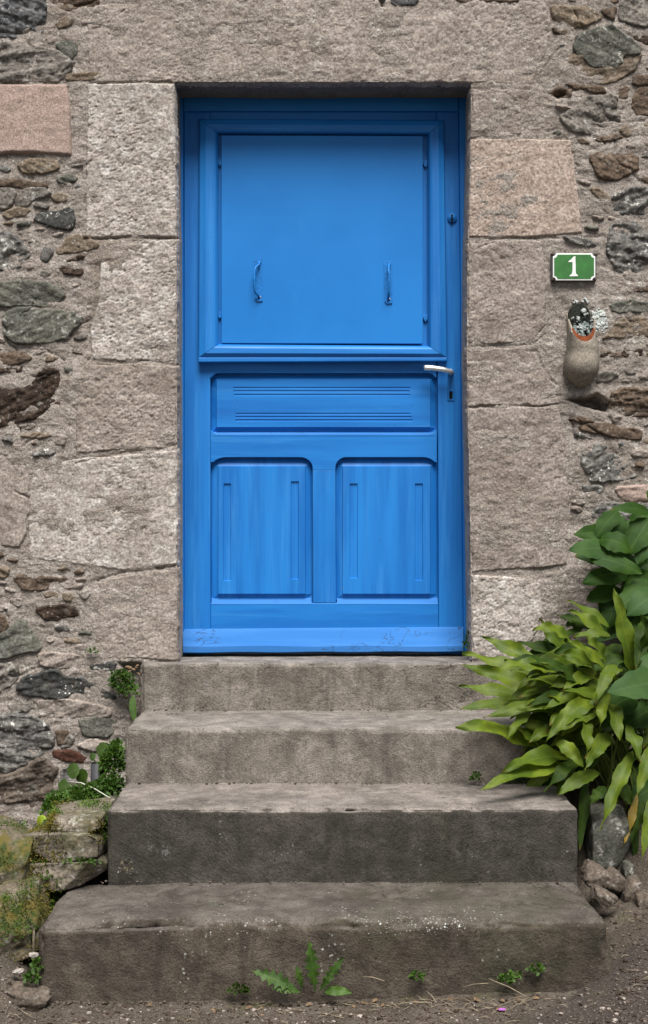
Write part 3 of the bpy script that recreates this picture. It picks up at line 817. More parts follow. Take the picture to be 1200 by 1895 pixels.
RUB = [
    # left side
    ([(-40, -20), (84, -20), (84, 45), (78, 64), (60, 71), (-40, 66)], 'blue_grey', .012, .012),
    ([(97, -10), (182, -10), (181, 17), (147, 22), (123, 24), (100, 7)], 'brown', .008, .006),
    ([(99, 44), (117, 30), (140, 32), (136, 44), (110, 57)], 'tan', .006, .004),
    ([(104, 82), (124, 74), (146, 80), (143, 97), (133, 112), (115, 97)], 'slate_green', .010, .004),
    ([(-30, 80), (20, 79), (67, 86), (107, 92), (133, 114), (127, 140), (107, 151), (-30, 150)], 'grey', .008, .011),
    ([(122, 138), (187, 131), (188, 147), (122, 150)], 'tan', .006, .004),
    ([(30, 303), (60, 294), (103, 297), (110, 310), (80, 322), (43, 323)], 'tan', .006, .008),
    ([(-20, 333), (43, 332), (77, 336), (88, 347), (50, 350), (-20, 345)], 'brown', .007, .006),
    ([(-20, 350), (17, 343), (32, 357), (20, 383), (-20, 392)], 'grey', .008, .005),
    ([(28, 367), (43, 348), (80, 347), (94, 360), (67, 370), (50, 383), (27, 382)], 'grey', .009, .005),
    ([(93, 363), (113, 354), (129, 360), (123, 371), (100, 373)], 'tan', .007, .003),
    ([(3, 396), (30, 382), (61, 387), (50, 400), (13, 403)], 'tan', .006, .004),
    ([(61, 408), (73, 393), (137, 384), (141, 410), (133, 426), (100, 423), (80, 415)], 'slate', .014, .005),
    ([(-30, 425), (20, 430), (47, 455), (60, 475), (33, 496), (-30, 503)], 'grey_lichen', .010, .012),
    ([(74, 480), (80, 452), (101, 460), (87, 484)], 'grey_lichen', .009, .006),
    ([(102, 464), (127, 436), (160, 432), (188, 457), (147, 468), (110, 471)], 'tan', .010, .005),
    ([(99, 500), (113, 488), (133, 496), (156, 486), (154, 508), (127, 506)], 'darkbrown', .003, .014),  # a cavity, its shade painted as a dark brown stone
    ([(-30, 522), (67, 519), (115, 530), (122, 547), (110, 560), (70, 570), (-30, 568)], 'slate_green', .013, .007),
    ([(8, 580), (50, 568), (83, 573), (152, 575), (148, 600), (123, 628), (83, 636), (27, 633), (5, 620)], 'slate_green', .013, .007),
    ([(-30, 657), (33, 649), (61, 660), (57, 668), (23, 676), (-30, 678)], 'brown', .006, .006),
    ([(-30, 683), (43, 676), (40, 688), (-30, 695)], 'darkbrown', .004, .005),
    ([(-40, 720), (33, 720), (57, 707), (80, 680), (114, 687), (107, 727), (118, 760), (97, 796), (83, 773), (50, 778), (-40, 806)], 'darkbrown', .004, .010),
    ([(-40, 850), (40, 845), (55, 880), (48, 1010), (-40, 1018)], 'granite', .004, .004),
    ([(22, 1071), (38, 1058), (77, 1065), (131, 1072), (98, 1087), (66, 1098), (42, 1091)], 'brown', .004, .009),
    ([(65, 1128), (85, 1121), (115, 1120), (150, 1125), (147, 1138), (115, 1145), (84, 1151)], 'darkbrown', .006, .006),
    ([(-30, 1150), (6, 1140), (14, 1158), (0, 1185), (-30, 1188)], 'brown', .006, .006),
    ([(16, 1160), (45, 1145), (63, 1174), (76, 1202), (35, 1213), (-30, 1224), (-20, 1190)], 'slate_green', .010, .007),
    ([(45, 1250), (101, 1241), (127, 1254), (162, 1258), (190, 1272), (218, 1293), (242, 1300), (227, 1310), (189, 1306), (157, 1287), (130, 1282), (122, 1292), (63, 1292), (24, 1277)], 'slate', .010, .009),
    ([(164, 1230), (196, 1224), (218, 1228), (210, 1240), (168, 1240)], 'slate', .006, .005),
    ([(70, 1296), (130, 1290), (205, 1311), (206, 1324), (170, 1336), (73, 1328)], 'granite', .006, .006),
    ([(146, 1331), (185, 1326), (221, 1330), (217, 1350), (203, 1366), (157, 1361)], 'slate_green', .009, .004),
    ([(-40, 1325), (63, 1320), (99, 1352), (102, 1384), (42, 1420), (21, 1431), (-40, 1422)], 'grey_lichen', .016, .014),
    ([(103, 1352), (128, 1350), (128, 1380), (104, 1380)], 'brown', .006, .006),
    ([(99, 1389), (140, 1390), (160, 1401), (155, 1413), (119, 1411), (98, 1402)], 'rust', .006, .004),
    ([(-40, 1436), (30, 1428), (80, 1402), (108, 1424), (95, 1472), (84, 1534), (-40, 1538)], 'rubble', .012, .012),
    ([(140, 1380), (172, 1364), (205, 1374), (200, 1390), (168, 1392)], 'granite', .008, .005),
    ([(8, 1302), (58, 1297), (66, 1314), (20, 1321)], 'grey', .006, .008),
    ([(66, 1206), (150, 1211), (160, 1224), (150, 1240), (74, 1236)], 'granite', .005, .008),
    ([(112, 1424), (148, 1416), (160, 1450), (150, 1480), (112, 1472)], 'grey_lichen', .006, .010),
    ([(132, 1384), (140, 1366), (126, 1352), (110, 1386)], 'grey', .005, .006),
    ([(-40, 1232), (30, 1228), (38, 1246), (16, 1272), (-40, 1310)], 'grey', .008, .012),
    # right side
    ([(1017, 10), (1093, 12), (1118, 32), (1087, 47), (1053, 54), (1022, 36)], 'tan', .009, .006),
    ([(1022, 50), (1040, 56), (1052, 55), (1054, 66), (1024, 62)], 'brown', .005, .005),
    ([(1112, 18), (1144, 12), (1137, 38), (1122, 30)], 'brown', .008, .004),
    ([(1152, -20), (1230, -20), (1230, 48), (1167, 48), (1142, 37), (1149, 10)], 'grey', .012, .009),
    ([(1090, -20), (1147, -20), (1146, 7), (1100, 6)], 'brown', .008, .006),
    ([(1038, 142), (1062, 95), (1100, 105), (1187, 100), (1178, 128), (1127, 156), (1083, 151)], 'tan', .006, .006),
    ([(1070, 64), (1127, 47), (1164, 68), (1187, 90), (1185, 104), (1155, 104), (1152, 121), (1128, 129), (1097, 125), (1061, 96)], 'slate_green', .026, .006),
    ([(1166, 64), (1230, 66), (1230, 83), (1187, 83)], 'darkbrown', .002, .006),
    ([(1172, 137), (1230, 138), (1230, 159), (1169, 159)], 'brown', .009, .005),
    ([(1166, 197), (1177, 164), (1230, 160), (1230, 216), (1177, 216)], 'brown', .011, .007),
    ([(1043, 154), (1083, 156), (1086, 164), (1067, 167)], 'brown', .007, .003),
    ([(1084, 162), (1113, 161), (1124, 172), (1093, 171)], 'brown', .008, .003),
    ([(1011, 173), (1033, 159), (1061, 163), (1058, 178), (1030, 184)], 'brown', .006, .005),
    ([(1146, 162), (1164, 159), (1164, 181), (1146, 181)], 'brown', .006, .005),
    ([(1032, 214), (1067, 200), (1087, 176), (1141, 176), (1148, 230), (1100, 249), (1063, 246)], 'grey', .010, .011),
    ([(1146, 240), (1160, 232), (1171, 247), (1163, 258)], 'tan', .006, .004),
    ([(1180, 230), (1230, 218), (1230, 282), (1190, 268)], 'tan', .008, .008),
    ([(1089, 285), (1117, 274), (1150, 276), (1185, 290), (1181, 314), (1133, 338), (1104, 326)], 'brown', .007, .010),
    ([(1132, 360), (1167, 347), (1230, 350), (1230, 388), (1160, 401), (1130, 384)], 'grey_lichen', .009, .012),
    ([(1092, 350), (1110, 346), (1131, 367), (1121, 388)], 'tan', .005, .007),
    ([(1132, 417), (1160, 409), (1230, 412), (1230, 516), (1150, 511), (1124, 470), (1122, 455)], 'grey_lichen', .011, .016),
    ([(1101, 525), (1230, 523), (1230, 538), (1150, 546), (1107, 539)], 'brown', .004, .005),
    ([(1128, 563), (1160, 556), (1230, 559), (1230, 578), (1133, 579)], 'slate_green', .008, .006),
    ([(1116, 626), (1133, 600), (1167, 587), (1230, 586), (1230, 621), (1133, 629)], 'tan', .009, .008),
    ([(1112, 650), (1150, 650), (1153, 662), (1112, 660)], 'brown', .005, .005),
    ([(1152, 643), (1188, 646), (1191, 663), (1149, 659)], 'darkbrown', .004, .008),
    ([(1108, 690), (1130, 684), (1148, 692), (1132, 706), (1106, 708)], 'grey', .007, .006),
    ([(1131, 730), (1150, 719), (1230, 718), (1230, 773), (1167, 771), (1130, 758)], 'brown', .008, .012),
    ([(1072, 788), (1113, 782), (1189, 798), (1188, 814), (1133, 809), (1077, 796)], 'brown', .006, .006),
    ([(1076, 840), (1107, 822), (1133, 830), (1168, 860), (1182, 884), (1100, 894), (1079, 867)], 'grey_lichen', .007, .012),
    ([(1092, 958), (1107, 929), (1150, 931), (1230, 934), (1230, 962), (1140, 976)], 'grey_lichen', .009, .014),
    ([(1138, 902), (1230, 896), (1230, 930), (1150, 928)], 'pink_smooth', .006, .006),
    # above the lintel
    ([(684, -30), (712, -30), (714, 10), (690, 10)], 'grey_lichen', .010, .006),
    ([(722, -30), (776, -30), (776, 10), (724, 11)], 'blue_grey', .010, .006),
    ([(840, -20), (965, -20), (960, 3), (845, 4)], 'brown', .006, .005),
    ([(220, -40), (520, -40), (510, -14), (230, -10)], 'grey', .008, .008),
]
for i, (pp, mk, pr, ro) in enumerate(RUB):
    q_ = random.Random(900 + i)
    stone('wall_stone', pp, M[mk], pr * .55, 0.0034, ro * 1.1, 0.0, 0.0035, 0.010, 100 + i, 1, .028, (q_.uniform(-.07, .07), q_.uniform(-.16, .04)))
# smaller stones and chips bedded in the mortar between the larger ones
cr = random.Random(31)
TAKEN = [p for p, *_ in RUB] + DRESSED
TA = [(np.array(p), np.array(p).min(0), np.array(p).max(0)) for p in TAKEN]
CH = 0
tries = 0
while CH < 105 and tries < 4000:
    tries += 1
    left = tries % 2
    cx, cy = (cr.uniform(-20, 165), cr.uniform(0, 1530)) if left else (cr.uniform(1030, 1215), cr.uniform(0, 960))
    big = 1 - CH / 105
    w, h = cr.uniform(8, 14) + 28 * big * cr.random(), cr.uniform(3, 6) + 9 * big * cr.random()
    if 1008 < cx + w and cx - w < 1122 and 445 < cy < 772:
        continue
    ok = True
    for P_, lo_, hi_ in TA:
        if cx + w + 4 < lo_[0] or cx - w - 4 > hi_[0] or cy + h + 4 < lo_[1] or cy - h - 4 > hi_[1]:
            continue
        qx = np.array([cx, cx - w, cx + w, cx, cx, cx - w * .7, cx + w * .7, cx - w * .7, cx + w * .7])
        qy = np.array([cy, cy, cy, cy - h, cy + h, cy - h * .7, cy - h * .7, cy + h * .7, cy + h * .7])
        if (poly_sdf(qx, qy, P_) < 3).any():
            ok = False
            break
    if not ok:
        continue
    pl = []
    sl = cr.uniform(-.25, .25)
    for k in range(7):
        a = k / 7 * 6.283 + cr.uniform(-.35, .35)
        ux, uy = w * math.cos(a) * cr.uniform(.75, 1.1), h * math.sin(a) * cr.uniform(.75, 1.1)
        pl.append((cx + ux, cy + uy + sl * ux))
    mk = cr.choice(['grey', 'tan', 'brown', 'slate_green', 'granite', 'granite_dark', 'granite', 'grey_lichen', 'mortar', 'mortar'])
    stone('wall_stone', pl, M[mk], cr.uniform(.000, .006), 0.0034, .009, 0, .005, .010, 500 + CH, 1, .026, (cr.uniform(-.1, .1), cr.uniform(-.15, .05)))
    A_ = np.array(pl)
    TA.append((A_, A_.min(0), A_.max(0)))
    CH += 1
# rubble beyond the frame, coarser
rr = random.Random(5)
for i in range(46):
    side = -1 if i % 2 else 1
    cx = 600 + side * rr.uniform(700, 980)
    cy = rr.uniform(-280, 1500)
    if i > 34:
        cx, cy = rr.uniform(0, 1200), rr.uniform(-330, -90)
    w, h = rr.uniform(30, 75), rr.uniform(18, 45)
    pl = []
    for k in range(8):
        a = k / 8 * 6.283
        pl.append((cx + w * math.cos(a) * rr.uniform(.75, 1.1), cy + h * math.sin(a) * rr.uniform(.75, 1.1)))
    stone('wall_stone', pl, M[rr.choice(['grey', 'tan', 'brown', 'slate_green', 'grey_lichen', 'granite'])], .009, 0.008, .008, 0, .012, .006, 300 + i, 1)

# rendered reveals of the doorway
zz = np.linspace(0.5, OPEN_TOP + 0.004, 60)
mb = MB()
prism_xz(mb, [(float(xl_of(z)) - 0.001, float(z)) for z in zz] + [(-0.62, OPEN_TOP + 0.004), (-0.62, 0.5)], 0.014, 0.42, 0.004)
mb.build('reveal', M['cement_pale_lit'], wall, False)
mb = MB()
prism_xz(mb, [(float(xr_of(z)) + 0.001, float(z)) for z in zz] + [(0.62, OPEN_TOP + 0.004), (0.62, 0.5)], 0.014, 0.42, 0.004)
mb.build('reveal', M['cement_pale_lit'], wall, False)
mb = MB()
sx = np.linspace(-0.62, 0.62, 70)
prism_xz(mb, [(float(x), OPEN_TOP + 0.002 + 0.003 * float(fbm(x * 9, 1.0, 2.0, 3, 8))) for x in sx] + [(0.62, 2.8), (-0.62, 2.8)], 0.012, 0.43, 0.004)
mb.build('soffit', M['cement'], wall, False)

# ------------------------------------------------------------------ the door
door = thing('front_door', 'bright blue panelled wooden door with a shuttered upper window', 'door', W(600, 1210, 0.19))
YF, YR, YB = 0.190, 0.214, 0.235          # stile face, panel bed, back
YFR = 0.176                               # face of the outer frame


def part(name, outline, y0, y1, mat='paint', bev=0.003, parent=None, smooth=False):
    m = MB()
    prism(m, outline, y0, y1, bev)
    return m.build(name, M[mat], parent or door, smooth)


def fillet(cx, cy, r, a0, a1, n=6, ry=None):
    ry = ry or r
    return [(cx + r * math.cos(math.radians(a0 + (a1 - a0) * i / n)), cy + ry * math.sin(math.radians(a0 + (a1 - a0) * i / n))) for i in range(n + 1)]


# outer timber frame
part('door_frame', [(318, 176), (339, 176), (341, 1214), (318, 1214)], YFR, 0.30, bev=0.006)
part('door_frame', [(850, 176), (880, 176), (884, 1214), (859, 1214)], YFR, 0.30, bev=0.006)
part('frame_head', [(339, 168), (850, 168), (850, 205), (339, 205)], YFR, 0.30, 'paint_h', 0.005)
# leaf: stiles and rails
part('stile', [(341, 204), (389, 204), (390, 1211), (341, 1211)], YF, YB)
part('stile', [(808, 204), (849.4, 204), (858.4, 1211), (813, 1211)], YF, YB)
part('rail', [(389, 204), (808, 204), (808, 226), (389, 226)], YF, YB, 'paint_h')
# rail under the window, its lower corners rounded over the first panel
r = 16
part('rail', [(389, 655), (808, 655), (808, 697)] + fillet(808 - r, 690 + r, r, -28, -90, 6) + fillet(390 + r, 690 + r, r, -90, -152, 6) + [(389, 697)], YF, YB, 'paint_h', .0012)
part('rail', [(390, 797)] + fillet(390 + 14, 789, 14, 150, 90, 5) + fillet(808 - 14, 789, 14, 90, 30, 5) + [(809, 797), (809, 856)]
     + fillet(809 - 26, 866, 26, -35, -90, 6, 20) + fillet(621 + 20, 866, 20, -90, -172, 6, 20) + [(621, 870), (579, 870)] + fillet(579 - 24, 866, 24, -8, -90, 6, 20) + fillet(390 + 30, 866, 30, -90, -145, 6, 20) + [(390, 856)],
     YF, YB, 'paint_h', .0012)
part('mullion', [(579, 870.4), (621, 870.4), (622, 1115.6), (580, 1115.6)], YF, YB, bev=.001)
part('rail', [(390, 1116), (812, 1116), (813, 1208), (390, 1208)], YF, YB, 'paint_h')
# bed behind the panels and light chamfers at the foot of the lower recesses
part('leaf_back', [(345, 210), (849, 210), (855, 1208), (345, 1208)], YR + 0.004, YB + 0.01, bev=0)


def cushion(pxa, pya, pxb, pyb, y_edge, y_face, bw, grooves=(), mat='paint', name='panel', skew=0.0):
    """raised and fielded panel; grooves: (x0,z0,x1,z1,depth) in px"""
    def cuts(lo, hi, extra):
        c = {lo, hi, lo + bw, hi - bw, lo + bw - 1, hi - bw + 1}
        for e0, e1 in extra:
            c |= {e0 - 0.5, e0 + 0.5, e1 - 0.5, e1 + 0.5}
        c = sorted(c)
        out = []
        for a, b in zip(c[:-1], c[1:]):
            k = max(1, int((b - a) / 14))
            out += [a + (b - a) * i / k for i in range(k)]
        return np.array(out + [c[-1]])
    gx = cuts(pxa, pxb, [(g[0], g[2]) for g in grooves])
    gy = cuts(pya, pyb, [(g[1], g[3]) for g in grooves])[::-1]
    PX, PY = np.meshgrid(gx, gy, indexing='ij')
    dd = np.minimum(np.minimum(PX - pxa, pxb - PX), np.minimum(PY - pya, pyb - PY))
    y = np.where(dd < bw - 0.01, y_edge + (y_face + 0.005 - y_edge) * (dd / bw), y_face)
    for g in grooves:
        ing = (PX > g[0]) & (PX < g[2]) & (PY > g[1]) & (PY < g[3])
        y = np.where(ing, y_face + g[4], y)
    s = (YF - CAM_Y) / FPX
    t = (PY - pya) / (pyb - pya)
    x = (PX + skew * t * (PX - 500) / 300 - CX) * s
    z = CAM_Z - (PY - CY) * s
    v = np.stack([x, y, z], -1).reshape(-1, 3)
    me = raw_mesh(name, v, grid_faces(len(gx), len(gy)), False)
    return link(name, me, M[mat], door)


gr = [(432, 716, 760, 719, .0022), (432, 722, 758, 725, .0022), (433, 729, 759, 732, .0022), (436, 764, 760, 767, .0022), (436, 770, 762, 773, .0022), (436, 776, 764, 779, .0022)]
cushion(391, 694, 807, 800, YR, 0.196, 10, gr, 'paint_h')
cushion(391, 850, 578, 1112, YR, 0.197, 13, [(414, 895, 427, 1075, .005), (539, 891, 553, 1072, .005)])
cushion(622, 850, 810, 1112, YR, 0.197, 13, [(648, 895, 662, 1070, .005), (769, 895, 783, 1074, .005)])
for a, b in ((392, 577), (624, 811)):
    m = MB()
    q = [W(a, 1106, YR - .001), W(b, 1106, YR - .001), W(b, 1118, YF - .0008), W(a, 1118, YF - .0008)]
    q2 = [(x, YB, z) for x, y, z in q]
    m.add(q + q2, [(0, 3, 2, 1), (0, 1, 5, 4), (1, 2, 6, 5), (2, 3, 7, 6), (3, 0, 4, 7)])
    m.build('chamfer', M['board'], door, False)
m = MB()
q = [W(391, 799, YR - .004), W(808, 799, YR - .004), W(806, 806, YF - .0012), W(393, 806, YF - .0012)]
q2 = [(x, YB, z) for x, y, z in q]
m.add(q + q2, [(0, 3, 2, 1), (0, 1, 5, 4), (1, 2, 6, 5), (2, 3, 7, 6), (3, 0, 4, 7)])
m.build('chamfer', M['board'], door, False)

# mitred moulding round the upper window, standing proud of the leaf
OUT = [(369, 220), (822, 222), (828, 662), (367, 662)]
INN = [(404, 247), (792, 249), (793, 640), (404, 637)]
YM0, YM1, YM2 = 0.160, 0.151, 0.166       # outer rim, crest, inner lip


def lerp2(a, b, t):
    return (a[0] + (b[0] - a[0]) * t, a[1] + (b[1] - a[1]) * t)


for k in range(4):
    o0, o1, i0, i1 = OUT[k], OUT[(k + 1) % 4], INN[k], INN[(k + 1) % 4]
    prof = [(-0.02, YF + .002), (0.0, YM0 + .006), (0.05, YM0), (0.35, YM1), (0.72, YM1 + .001), (0.86, YM1 + .005), (0.97, YM2), (1.0, YM2 + .004), (1.0, YF + .006)]
    m = MB()
    v = []
    for end in (0, 1):
        for t, y in prof:
            p = lerp2((o0, o1)[end], (i0, i1)[end], t)
            s = 0.0009 if end == 0 else -0.0009
            w = W(p[0], p[1], y)
            dx, dz = (o1[0] - o0[0]), -(o1[1] - o0[1])
            L = math.hypot(dx, dz)
            v.append((w[0] + dx / L * s, w[1], w[2] + dz / L * s))
    n = len(prof)
    f = [(i, i + n, i + n + 1, i + 1) for i in range(n - 1)]
    f += [tuple(range(n)), tuple(reversed(range(n, 2 * n)))]
    m.add(v, f)
    m.build('window_moulding', M['paint' if k in (1, 3) else 'paint_h'], door, False)
# drip lip under the moulding
part('drip_lip', [(367, 661), (828, 661), (828, 668), (367, 670)], 0.157, YF + .002, 'paint_h', 0.003)
# recessed strip beside the shutter and the shutter sheet with its clips
part('window_sash', [(400, 244), (796, 244), (797, 642), (400, 642)], 0.186, 0.21, bev=0)
shutter = part('shutter_panel', [(410, 250), (783, 251), (783, 636), (410, 635)], 0.167, 0.176, 'sheet', bev=0.0015)
for (a, b) in ((406, 300), (787, 302), (406, 582), (787, 588)):
    m = MB()
    prism(m, [(a - 5, b - 4), (a + 5, b - 6), (a + 5, b + 2), (a + 1, b + 8), (a - 2, b + 3)], 0.1765, 0.186, 0.001)
    m.build('clip', M['iron'], shutter, False)


def pull(px, top, bot, side):
    """bent strap pull handle; its grip bows out and to one side"""
    base = W(px, (top + bot) / 2, 0.166)
    m = MB()
    prism(m, [(px - 8, top), (px + 8, top - 2), (px + 9, bot + 2), (px - 6, bot)], 0.1655, 0.1675, 0.0006)
    plate = m.build('pull_handle', M['iron'], door, False)
    m = MB()
    path = [W(px + 2, top + 5, .164), W(px + 2, top + 9, .157), W(px + side * 4, top + 14, .145), W(px + side * 7, top + 20, .141), W(px + side * 7, (top + bot) / 2, .140),
            W(px + side * 7, bot - 22, .141), W(px + side * 5, bot - 15, .146), W(px + 1, bot - 9, .158), W(px + 2, bot - 5, .164)]
    tube(m, path, [.0045, .0042, .0040, .0038, .0038, .0038, .0040, .0042, .0046], 10)
    m.build('grip', M['iron'], plate)
    for yy, mk in ((top + 5, 'iron'), (bot - 6, 'chrome')):
        m = MB()
        c = W(px + 3, yy, .1655)
        tube(m, [c, (c[0], c[1] - .003, c[2]), (c[0], c[1] - .0045, c[2])], [.0058, .0052, .002], 10)
        m.build('screw', M[mk], plate)
    m = MB()
    prism(m, [(px - 5, bot - 3), (px + 6, bot - 8), (px + 8, bot + 1), (px - 2, bot + 2)], 0.1625, 0.1665, 0.0008)
    m.build('foot', M['iron'], plate, False)


pull(478, 480, 556, -1)
pull(718, 485, 560, 0.35)

# lever handle, lock and keyhole
hnd = MB()
tube(hnd, [W(835, 689, .19), W(835, 688, .168), W(834, 687, .150)], [.011, .0095, .0085], 14)
lever = hnd.build('lever_handle', M['alu'], door)
m = MB()
pth = [W(838, 690, .150), W(832, 687, .143), W(820, 683.5, .140), W(800, 681, .139), W(788, 680.5, .139), W(785, 680.5, .139)]
tube(m, pth, [.0075, .0088, .0092, .0096, .0098, .0082], 14)
m.build('lever', M['alu'], lever)
kp = part('keyhole_plate', fillet(831, 723, 2.5, 180, 270, 3) + fillet(839, 723, 2.5, 270, 360, 3) + fillet(839, 739, 2.5, 0, 90, 3) + fillet(831, 739, 2.5, 90, 180, 3), .1865, .192, 'iron', .0012)
part('keyhole', [(832, 724), (838, 724), (838, 738), (832, 738)], .1858, .188, 'black', 0, kp)
m = MB()
c = W(837, 404, .192)
tube(m, [c, (c[0], .184, c[2]), (c[0], .182, c[2])], [.0165, .0165, .014], 24)
lock = m.build('lock_cylinder', M['iron'], door)
m = MB()
tube(m, [(c[0], .184, c[2]), (c[0], .1812, c[2])], [.0105, .0100], 20)
m.build('lock_core', M['iron'], lock)
part('key_slot', [(835.4, 396), (838.6, 396), (838.6, 412), (835.4, 412)], .1806, .183, 'black', 0, lock)

# sloping weather board at the foot
m = MB()
nseg = 40
prof = [(1160, .189), (1163, .181), (1194, .143), (1196, .1395), (1206, .139), (1207, .141), (1207.5, .189)]
v = []
for i in range(nseg + 1):
    t = i / nseg
    for py, y in prof:
        px = 339 + (858 - 339) * t
        pyy = py + (4 * (1 - t) if py < 1196 else (0.8 * math.sin(t * 17) if py < 1200 else 1.2 - 2.0 * t + 0.5 * math.sin(t * 23)))
        v.append(W(px, pyy, y))
n = len(prof)
f = [(i * n + k, i * n + k + 1, (i + 1) * n + k + 1, (i + 1) * n + k) for i in range(nseg) for k in range(n - 1)]
f += [tuple(range(n)), tuple(nseg * n + k for k in reversed(range(n)))]
m.add(v, f)
m.build('weather_board', M['board'], door, False)
m = MB()
prism(m, [(330, 1206), (870, 1206), (870, 1222), (330, 1222)], 0.28, 0.31, 0)
m.build('door_gap_shade', M['black'], door, False)  # black strip painting the darkness under the door

# ------------------------------------------------------------------ the steps
steps = thing('stone_steps', 'flight of four worn grey stone steps with rounded edges leading to the door', 'steps', (0, -0.6, -0.02))


def rounded_box(lo, hi, r, res, seed, amp=0.006, wear=0.012, lean=None, skip=('back', 'bottom')):
    lo, hi = np.array(lo, float), np.array(hi, float)
    size = hi - lo
    cnt = np.maximum(2, (size / res).astype(int))
    ax = []
    for d in range(3):
        e = np.array([0, r * .12, r * .3, r * .55, r * .8])
        mid = np.linspace(r, size[d] - r, cnt[d] + 1)
        ax.append(np.concatenate([e, mid, size[d] - e[::-1]]) + lo[d])
    V, F = [], []
    base = 0
    for axis_i, endi, nm in ((1, 0, 'front'), (1, 1, 'back'), (2, 1, 'top'), (2, 0, 'bottom'), (0, 0, 'left'), (0, 1, 'right')):
        if nm in skip:
            continue
        a, b = [d for d in range(3) if d != axis_i]
        A, B = np.meshgrid(ax[a], ax[b], indexing='ij')
        P = np.zeros(A.shape + (3,))
        P[..., a] = A
        P[..., b] = B
        P[..., axis_i] = hi[axis_i] if endi else lo[axis_i]
        f = grid_faces(A.shape[0], A.shape[1])
        nrm_sign = {('front'): 1, 'back': -1, 'top': 1, 'bottom': -1, 'left': -1, 'right': 1}[nm]
        if nrm_sign < 0:
            f = f[:, ::-1]
        V.append(P.reshape(-1, 3))
        F.append(f + base)
        base += A.size
    V = np.concatenate(V)
    F = np.concatenate(F)
    # weld
    key = np.round(V * 20000).astype(np.int64)
    _, idx, inv = np.unique(key, axis=0, return_index=True, return_inverse=True)
    inv = inv.ravel()
    V = V[idx]
    F = inv[F]
    q = np.clip(V, lo + r, hi - r)
    d = V - q
    L = np.linalg.norm(d, axis=1, keepdims=True)
    nn = d / np.maximum(L, 1e-9)
    edge = (np.abs(d) > r * 0.1).sum(1) >= 2
    P = q + nn * r
    x, y, z = P.T
    disp = amp * fbm(x * 6, y * 6, z * 6, 4, seed) + amp * .35 * fbm(x * 30, y * 30, z * 30, 3, seed + 3)
    w = np.where(edge, wear * np.clip(fbm(x * 4.5, y * 4.5, z * 4.5, 4, seed + 7) * 1.2 + 0.1, 0, 1) + wear * .6 * np.clip(fbm(x * 26, y * 26, z * 26, 2, seed + 9), 0, 1), 0)
    P = P + nn * (disp - w)[:, None]
    if lean is not None:
        P = lean(P)
    return P, F


def add_step(lo, hi, r, seed, amp, wear, lean=None, mk='step_a'):
    P, F = rounded_box(lo, hi, r, 0.0075, seed, amp, wear, lean)
    return link('step', raw_mesh('step', P, F), M[mk], steps)


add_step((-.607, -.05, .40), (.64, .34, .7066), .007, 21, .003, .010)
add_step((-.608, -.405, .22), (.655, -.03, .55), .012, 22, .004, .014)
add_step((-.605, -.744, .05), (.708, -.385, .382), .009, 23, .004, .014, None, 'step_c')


def lean_d(P):
    P = P.copy()
    t = sstep(0.5, -0.1, P[:, 2] - 0.0)
    # the foot of the block runs out towards the ground
    low = sstep(0.15, -0.04, P[:, 2])
    P[:, 1] += 0.018 * low * sstep(-.4, .7, P[:, 0])
    P[:, 2] -= 0.010 * sstep(-.35, -.7, P[:, 0])
    P[:, 0] += 0.05 * low * sstep(.4, .7, P[:, 0])
    return P


add_step((-.726, -1.087, -.10), (.716, -.72, .177), .020, 24, .007, .026, lean_d, 'step_d')


# ------------------------------------------------------------------ the ground
def ground_h(x, y):
    h = -.028 + .006 * fbm(x * 5, y * 5, 0.3, 3, 31)
    rx_ = sstep(.60, .84, x)
    h = h + rx_ * (.085 * sstep(-1.42, -1.02, y) + .04 * sstep(-1.02, -.8, y) + .33 * sstep(-.62, -.28, y))
    lx_ = sstep(-.70, -.86, x)
    h = h + lx_ * (.10 * sstep(-1.36, -1.0, y) + .05 * sstep(-.95, -.4, y))
    h = h + .19 * sstep(-.60, -.64, x) * sstep(-.92, -.84, x) * sstep(-.74, -.62, y)
    h = h + .02 * sstep(-1.22, -1.09, y) * sstep(-.2, .6, x)
    nearb = sstep(-1.7, -1.3, y) * sstep(1.6, 1.2, np.abs(x))
    h = h + nearb * (.008 * fbm(x * 22, y * 22, 1.3, 3, 32) + .003 * fbm(x * 80, y * 80, 1.3, 2, 34))
    return h


gx = axis(-20, -1.2, 1.2, 20, .009, .5)
gy = axis(-24, -1.62, .02, 1.0, .009, .5)
GX, GY = np.meshgrid(gx, gy, indexing='ij')
GZ = ground_h(GX, GY)
V = np.stack([GX, GY, GZ], -1).reshape(-1, 3)
f = grid_faces(len(gx), len(gy))
go = link('ground', raw_mesh('ground', V, f), M['ground'])
go['kind'] = 'structure'


def gz(x, y):
    return float(ground_h(np.array([x]), np.array([y]))[0])


